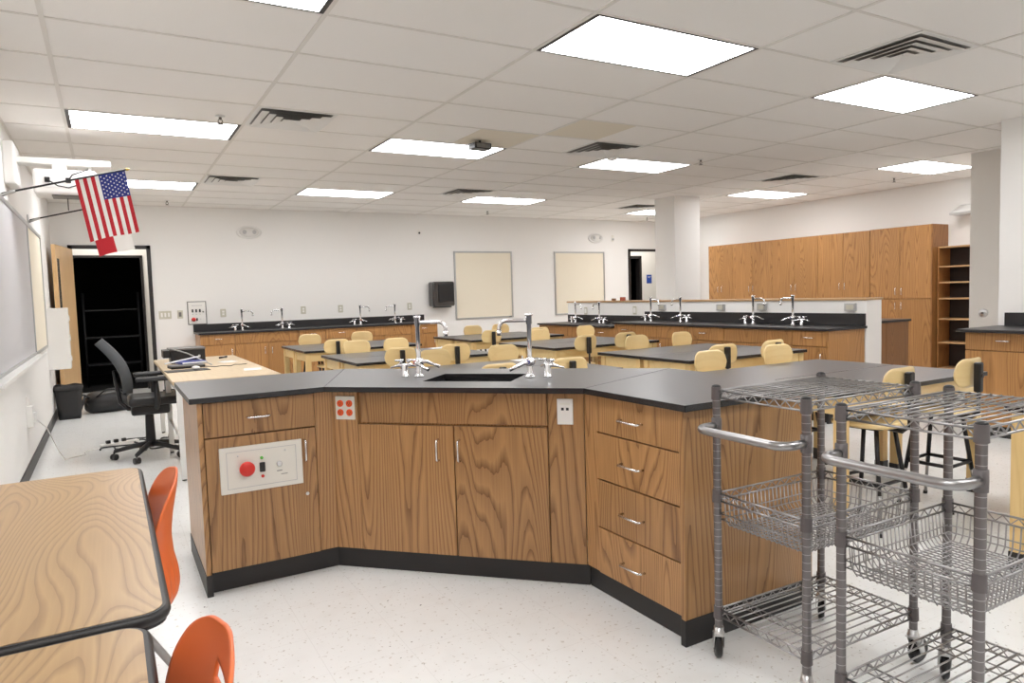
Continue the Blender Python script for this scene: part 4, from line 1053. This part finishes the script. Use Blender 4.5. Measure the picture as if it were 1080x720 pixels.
# ------------------------------------------------------------------ flags
def flag_pole(label, base, tip):
    t = thing('flag_pole', label, 'flag pole', base, 0, 'flag poles on the left wall')
    d = Vector(tip) - Vector(base)
    MB().tube([(0, 0, 0), d * .965], .007, 8).build('pole', M['black'], t)
    MB().tube([d * .965, d * .97, d * .985, d], [.007, .011, .010, .002], 10).build('finial', M['brass'], t)
    x = XL - base[0]
    MB().box((x, -.03, -.05), (x + .012, .03, .05), .003).tube([(x + .005, 0, -.02), d * .10], .012, 8).build('wall_bracket', M['alu'], t)
    return t
def flag(label, A, B, D, colour, nu, nv, stars=None, wav=.012, extra=None):
    """A,B: hoist ends on the pole (A = bottom of the flag), D: fly vector"""
    A = Vector(A); B = Vector(B); D = Vector(D)
    t = thing('flag', label, 'flag', (A + B) / 2, 0)
    o = (A + B) / 2
    def P(u, v, off=0):
        return A.lerp(B, u) + D * v - o + Vector((0, wav * math.sin(u * 7 + v * 2) * (.3 + v) + off, .006 * math.sin(u * 5) * v))
    mats = [M['fred'], M['fwhite'], M['fblue']]
    m = MB(); bm = m.bm
    g = [[bm.verts.new(P(i / nu, j / nv)) for j in range(nv + 1)] for i in range(nu + 1)]
    for i in range(nu):
        for j in range(nv):
            f = bm.faces.new((g[i][j], g[i + 1][j], g[i + 1][j + 1], g[i][j + 1])); f.smooth = True
            f.material_index = colour((i + .5) / nu, (j + .5) / nv)
    c = m.build('cloth', mats, t)
    if stars:
        m = MB(); n0 = (B - A).normalized(); n1 = D.normalized()
        for (u, v, r) in stars:
            for off in (-.0025, .0025):
                b = P(u, v, off); pts = []
                for k in range(10):
                    rr_ = r if k % 2 == 0 else r * .42
                    a = PI / 2 + k * PI / 5
                    pts.append(b + n0 * rr_ * math.sin(a) + n1 * rr_ * math.cos(a))
                cc = m.bm.verts.new(b); vs = [m.bm.verts.new(p) for p in pts]
                for k in range(10): m.bm.faces.new((cc, vs[k], vs[(k + 1) % 10]))
        m.build('stars', M['fwhite'], t)
    return t
M['fred'] = mat('flag_red', rgb(206, 44, 56), .8); M['fwhite'] = mat('flag_white', rgb(252, 250, 247), .8); M['fblue'] = mat('flag_blue', rgb(48, 60, 142), .8)
flag_pole('black flag pole carrying the striped flag, slanting up from the wall', (-.60, 6.1, 2.145), (.207, 6.1, 2.365))
flag_pole('black flag pole farther along the wall, behind the striped flag', (-.60, 8.2, 2.182), (.24, 8.2, 2.40))
us = []
for r in range(9):
    n = 6 if r % 2 == 0 else 5
    for c in range(n):
        # rows run along the fly; columns along the hoist
        v = .4 * (c + (.5 if n == 6 else 1)) / 6 ; u = 6 / 13 + 7 / 13 * (r + .75) / 9.5
        us.append((u, v, .0075))
flag('red and white striped flag with blue starred corner hanging from the wall pole', (-.155, 6.097, 2.262), (.172, 6.097, 2.351), (.072, 0, -.452),
     lambda u, v: 2 if (u > 6 / 13 and v < .4) else (0 if int(u * 13) % 2 == 0 else 1), 52, 30, us)
flag('red and white flag hanging behind the striped flag, only its bottom showing', (-.13, 8.197, 2.30), (.19, 8.197, 2.387), (.088, 0, -.468),
     lambda u, v: 2 if v < 1 / 3 else (0 if u < .5 else 1), 24, 30, [(.5, 1 / 6, .045)])

# ------------------------------------------------------------------ door corner: bin, bag
t = thing('waste_bin', 'black waste bin with a liner standing by the left wall', 'waste bin', (-.47, 9.93, 0))
MB().sheet(lambda u, v: Vector(((.115 + .03 * v) * (1 if True else 0) * (max(-1, min(1, 1.25 * math.cos(2 * PI * u)))), (.10 + .025 * v) * max(-1, min(1, 1.25 * math.sin(2 * PI * u))), .01 + .38 * v)), 40, 6, .004).box((-.11, -.095, 0), (.11, .095, .014)).build('tub', M['black'], t)
MB().sheet(lambda u, v: Vector(((.145 + .006 * math.sin(v * PI)) * max(-1, min(1, 1.25 * math.cos(2 * PI * u))), (.126 + .006 * math.sin(v * PI)) * max(-1, min(1, 1.25 * math.sin(2 * PI * u))), .34 + .065 * v + .006 * math.sin(u * 40))), 60, 5, .002).build('liner', M['rubber'], t)
t = thing('duffel_bag', 'slumped black bag on the floor in front of the dark doorway', 'bag', (-.05, 10.25, 0), .15)
def bg(u, v):
    a = 2 * PI * u; ph = PI * (v - .5)
    x = .27 * math.sin(ph) ; r = math.cos(ph) ** .5 if math.cos(ph) > 0 else 0
    return Vector((x * (1 + .05 * math.sin(3 * a)), .16 * r * math.cos(a), max(.002, .13 + .15 * r * math.sin(a) + .012 * math.sin(9 * x + 3 * a))))
MB().sheet(bg, 32, 20).build('body', M['black'], t)
MB().sheet(lambda u, v: Vector((-.15 + .34 * u, -.10 + .19 * v, .262 - .25 * (v - .5) ** 2 - .3 * (u - .5) ** 4)), 12, 8, .004).build('top_flap', M['charcoal'], t)
MB().tube([(-.20, -.05, .2), (-.28, -.08, .22), (-.33, -.1, .08), (-.36, -.12, .01)], .016, 6).tube([(-.2, .05, .2), (-.3, .0, .24), (-.38, -.06, .06), (-.40, -.08, .012)], .014, 6).tube([(-.16, -.12, .21), (-.05, -.15, .30), (.08, -.15, .30), (.18, -.12, .2)], .011, 6).build('strap', M['black'], t)

# ------------------------------------------------------------------ teacher desk and what lies on it
t = thing('desk', 'pale wood-topped desk with grey metal legs behind the island', 'desk', (.77, 6.93, 0))
MB().box((-.39, -1.21, .732), (.39, 1.23, .76), .004).build('desktop', M['lamdesk'], t)
MB().box((-.35, -1.15, .66), (-.33, 1.17, .732)).box((.33, -1.15, .66), (.35, 1.17, .732)).box((-.35, 1.15, .66), (.35, 1.17, .732)).build('apron', M['whitemetal'], t)
for x in (-.345, .345):
    for y in (-1.15, 0.02, 1.17):
        lg = MB().box((x - .02, y - .02, .012), (x + .02, y + .02, .732), .003).build('leg', M['whitemetal'], t)
        MB().cyl((x, y), .016, 0, .013, 12).build('glide', M['black'], lg)
MB().tube([(-.345, -1.15, .30), (-.345, .02, .30)], .011, 8).build('brace', M['whitemetal'], t)
DZ = .76
t = thing('equipment_case', 'black equipment case with hinged lid on the pale desk', 'case', (.645, 7.58, DZ), .0)
MB().box((-.15, -.14, 0), (.155, .14, .128), .005).build('body', M['black'], t)
MB().box((-.165, -.15, .129), (.16, .15, .145), .004).build('lid', M['greyroof'], t)
MB().prism([(-.215, -.14), (-.155, -.14), (-.155, .14), (-.215, .14)], .06, .13).build('side_flap', M['black'], t)
MB().box((.09, -.148, .05), (.11, -.139, .075), .003).build('latch', M['steel'], t)
t = thing('laptop', 'flat black laptop lying on the pale desk in front of the case', 'laptop', (.58, 6.92, DZ), .1)
MB().box((-.14, -.10, 0), (.14, .10, .018), .004).build('base', M['black'], t)
MB().box((-.14, -.10, .019), (.14, .10, .028), .003).build('lid', M['greyroof'], t)
tag(MB().box((-.17, -.10, 0), (.17, .10, .005), .002).build('desk_pad', M['black'], loc=(.56, 6.60, DZ), rot=(0, 0, .06)), 'thin black pad at the near edge of the pale desk', 'pad')
t = thing('ring_binder', 'navy folder with papers propped on the laptop', 'folder', (.62, 7.02, DZ + .029), .25)
MB().box((-.10, -.09, 0), (.12, .09, .022), .003).build('cover', M['navy'], t)
MB().box((-.095, -.094, .004), (.115, .085, .018)).build('pages', M['paper'], t)
tag(MB().box((-.15, -.011, 0), (.15, .011, .012), .003).build('white_ruler', M['paper'], loc=(.56, 7.03, DZ + .056), rot=(0, -.16, .12)), 'white strip leaning up across the navy folder', 'ruler')
tag(MB().tube([(.50, 7.38, DZ + .150), (.62, 7.18, DZ + .11), (.80, 6.98, DZ + .006)], .006, 6).build('pointer_stick', M['alu']), 'grey stick leaning across the front of the black case', 'stick')
t = thing('computer_mouse', 'white computer mouse on the desk by the black pad', 'mouse', (.63, 6.62, DZ + .005), .4)
MB().ball((0, 0, .012), .04, (.75, 1.2, .45)).build('shell', M['white'], t); MB().box((-.003, .02, .029), (.003, .035, .032)).build('scroll_wheel', M['greyroof'], t)
t = thing('marker_pen', 'short black marker pen lying alone at the far end of the desk', 'pen', (1.0, 7.78, DZ + .01), .9)
MB().tube([(-.06, 0, 0), (.04, 0, 0)], .009, 10).build('barrel', M['black'], t); MB().tube([(.04, 0, 0), (.075, 0, 0)], .010, 10).build('pen_cap', M['black'], t)
for x, y, r, lb in ((.98, 7.28, .2, 'small white paper slip in the middle of the pale desk'), (1.04, 6.28, -.15, 'small white paper slip close to the island edge of the desk')):
    tag(MB().box((-.07, -.10, 0), (.07, .10, .0012)).build('paper_slip', M['paper'], loc=(x, y, DZ), rot=(0, 0, r)), lb, 'paper', 'paper slips')
tag(MB().tube([(.72, 6.9, DZ + .004), (.80, 6.75, DZ + .004), (.86, 6.8, DZ + .004), (.93, 6.72, DZ + .004), (.98, 6.85, DZ + .004), (1.02, 6.8, DZ + .004), (1.08, 6.82, DZ + .004)], .0032, 6).build('cable', M['cord']), 'thin dark cable wandering across the pale desk', 'cable')
for x, y, lb in ((3.10, 5.20, 'white paper sheet on the far table right behind the island'), (3.15, 7.15, 'white paper sheet on the left middle table')):
    tag(MB().box((-.10, -.07, 0), (.10, .07, .0015)).build('paper_slip', M['paper'], loc=(x, y, TH), rot=(0, 0, .1)), lb, 'paper', 'paper slips')

# ------------------------------------------------------------------ office chair
t = thing('office_chair', 'grey-backed office swivel chair with black arms facing the pale desk', 'office chair', (.26, 6.9, 0), 0)
def ob(u, v):
    y = (u - .5) * .44 * (1 - .25 * (v - .35) ** 2 * 2 * (1 if v > .35 else .6))
    k = math.sin(PI * max(.02, min(.98, v))) ** .35
    y *= k
    x = -.12 - .10 * v - .10 * v * v + .25 * y * y + .035 * math.sin(PI * v)
    return Vector((x, y, .585 + .475 * v))
MB().sheet(ob, 16, 24, .075).build('backrest', M['charcoal'], t)
MB().tube([(.0, 0, .44), (-.16, 0, .44), (-.215, 0, .50), (-.235, 0, .65), (-.25, 0, .78)], [.02, .02, .018, .016, .014], 8).build('back_bar', M['blackmetal'], t)
MB().box((-.16, -.24, .475), (.27, .24, .545), .03, 4).build('seat', M['black'], t)
MB().box((-.14, -.12, .385), (.16, .12, .475), .02).tube([(0, .09, .44), (.04, .26, .43)], .008, 8).build('mechanism', M['black'], t)
MB().cyl((0, 0), .042, .09, .40, 20, .034).build('gas_lift', M['blackmetal'], t)
for s in (-1, 1):
    a = MB().box((-.10, s * .27 - .05, .690), (.19, s * .27 + .05, .727), .017, 4).build('armrest', M['black'], t)
    MB().tube([(.05, s * .20, .46), (.05, s * .28, .46), (.06, s * .29, .52), (.05, s * .275, .70)], [.018, .02, .024, .022], 8).build('arm_post', M['black'], a)
bs = MB()
for k in range(5):
    a = 2 * PI * k / 5 + .5
    e = Vector((math.cos(a) * .29, math.sin(a) * .29, .075))
    lg = MB().tube([(0, 0, .12), (e.x * .5, e.y * .5, .105), e], [.028, .022, .016], 8).build('base_leg', M['black'], t)
    c = MB().tube([e, e + Vector((0, 0, -.02))], .008, 8)
    for s in (-1, 1):
        c.lathe([(0, -.011), (.024, -.011), (.027, -.007), (.027, .007), (.024, .011), (0, .011)], 16, M=Matrix.Translation((e.x, e.y, .027)) @ Matrix.Rotation(a + .8, 4, 'Z') @ Matrix.Translation((0, s * .015, 0)) @ Matrix.Rotation(PI / 2, 4, 'X'))
    c.build('caster', M['black'], lg)

# ------------------------------------------------------------------ power strip and cords on the floor
t = thing('power_strip', 'white power strip on the floor behind the swivel chair', 'power strip', (.02, 7.65, 0), .35)
MB().box((-.17, -.028, 0), (.17, .028, .035), .006).build('housing', M['white'], t)
for x in (-.10, -.03, .04): MB().box((x - .018, -.016, .035), (x + .018, .016, .065), .004).build('plug', M['black'], t)
def wander(p0, p1, n, amp, z=.006, seed=1):
    r = random.Random(seed); P = []
    p0 = Vector(p0); p1 = Vector(p1); s = (p1 - p0); nn = Vector((-s.y, s.x, 0)).normalized()
    for i in range(n * 6 + 1):
        f = i / (n * 6)
        P.append(p0 + s * f + nn * amp * math.sin(f * PI * n + seed) * math.sin(f * PI) * (1 + .3 * math.sin(seed * 3 + f * 9)) + Vector((0, 0, z)))
    return P
tag(MB().tube(wander((-.08, 7.62, 0), (.5, 7.2, 0), 4, .13, .006, 2), .007, 6).build('extension_cord', M['cord']), 'black power cord looping on the floor by the power strip', 'cord', 'floor cords')
tag(MB().tube(wander((.10, 7.70, 0), (.45, 7.75, 0), 3, .16, .006, 5) + [Vector((.46, 7.7, .1)), Vector((.44, 7.6, .45)), Vector((.43, 7.5, .7))], .007, 6).build('extension_cord', M['cord']), 'black power cord rising from the floor to the pale desk', 'cord', 'floor cords')
tag(MB().tube(wander((-.14, 7.45, 0), (.30, 7.9, 0), 3, .18, .012, 7), .007, 6).build('extension_cord', M['cord']), 'tangled black cord under the desk beyond the chair', 'cord', 'floor cords')
tag(MB().tube([Vector((-.56, 6.86, .43)), Vector((-.50, 6.95, .34)), Vector((-.44, 7.1, .12)), Vector((-.40, 7.2, .006))] + wander((-.38, 7.25, 0), (-.14, 7.58, 0), 2, .06, .006, 3), .0045, 6).build('extension_cord', M['whitecord']), 'thin white cord from the left wall box to the power strip', 'cord', 'floor cords')

# ------------------------------------------------------------------ camera, world, view
cam = bpy.data.cameras.new('camera'); co = bpy.data.objects.new('camera', cam); COL.objects.link(co)
yaw, pitch, roll = math.radians(29.83616635), math.radians(-3.85587403), math.radians(-1.74237036)
cy, sy, cp, sp_ = math.cos(yaw), math.sin(yaw), math.cos(pitch), math.sin(pitch)
r = Vector((cy, -sy, 0)); f = Vector((sy * cp, cy * cp, sp_)); u = r.cross(f)
cr_, sr_ = math.cos(roll), math.sin(roll)
r2 = r * cr_ + u * sr_; u2 = -r * sr_ + u * cr_
m3 = Matrix((r2, u2, -f)).transposed()
co.matrix_world = Matrix.Translation((0, 0, 1.33)) @ m3.to_4x4()
cam.sensor_width = 36; cam.sensor_fit = 'HORIZONTAL'; cam.lens = 739.29 / 1080 * 36; cam.clip_start = .02
S.camera = co
wd = bpy.data.worlds.new('world'); S.world = wd; wd.use_nodes = True
wd.node_tree.nodes['Background'].inputs['Color'].default_value = (.05, .05, .05, 1)
wd.node_tree.nodes['Background'].inputs['Strength'].default_value = 0.3
S.view_settings.view_transform = 'Standard'; S.view_settings.look = 'None'; S.view_settings.gamma = 1; S.view_settings.use_curve_mapping = False
S.view_settings.exposure = 0.0
S.cycles.use_denoising = True
S.cycles.max_bounces = 10; S.cycles.diffuse_bounces = 6
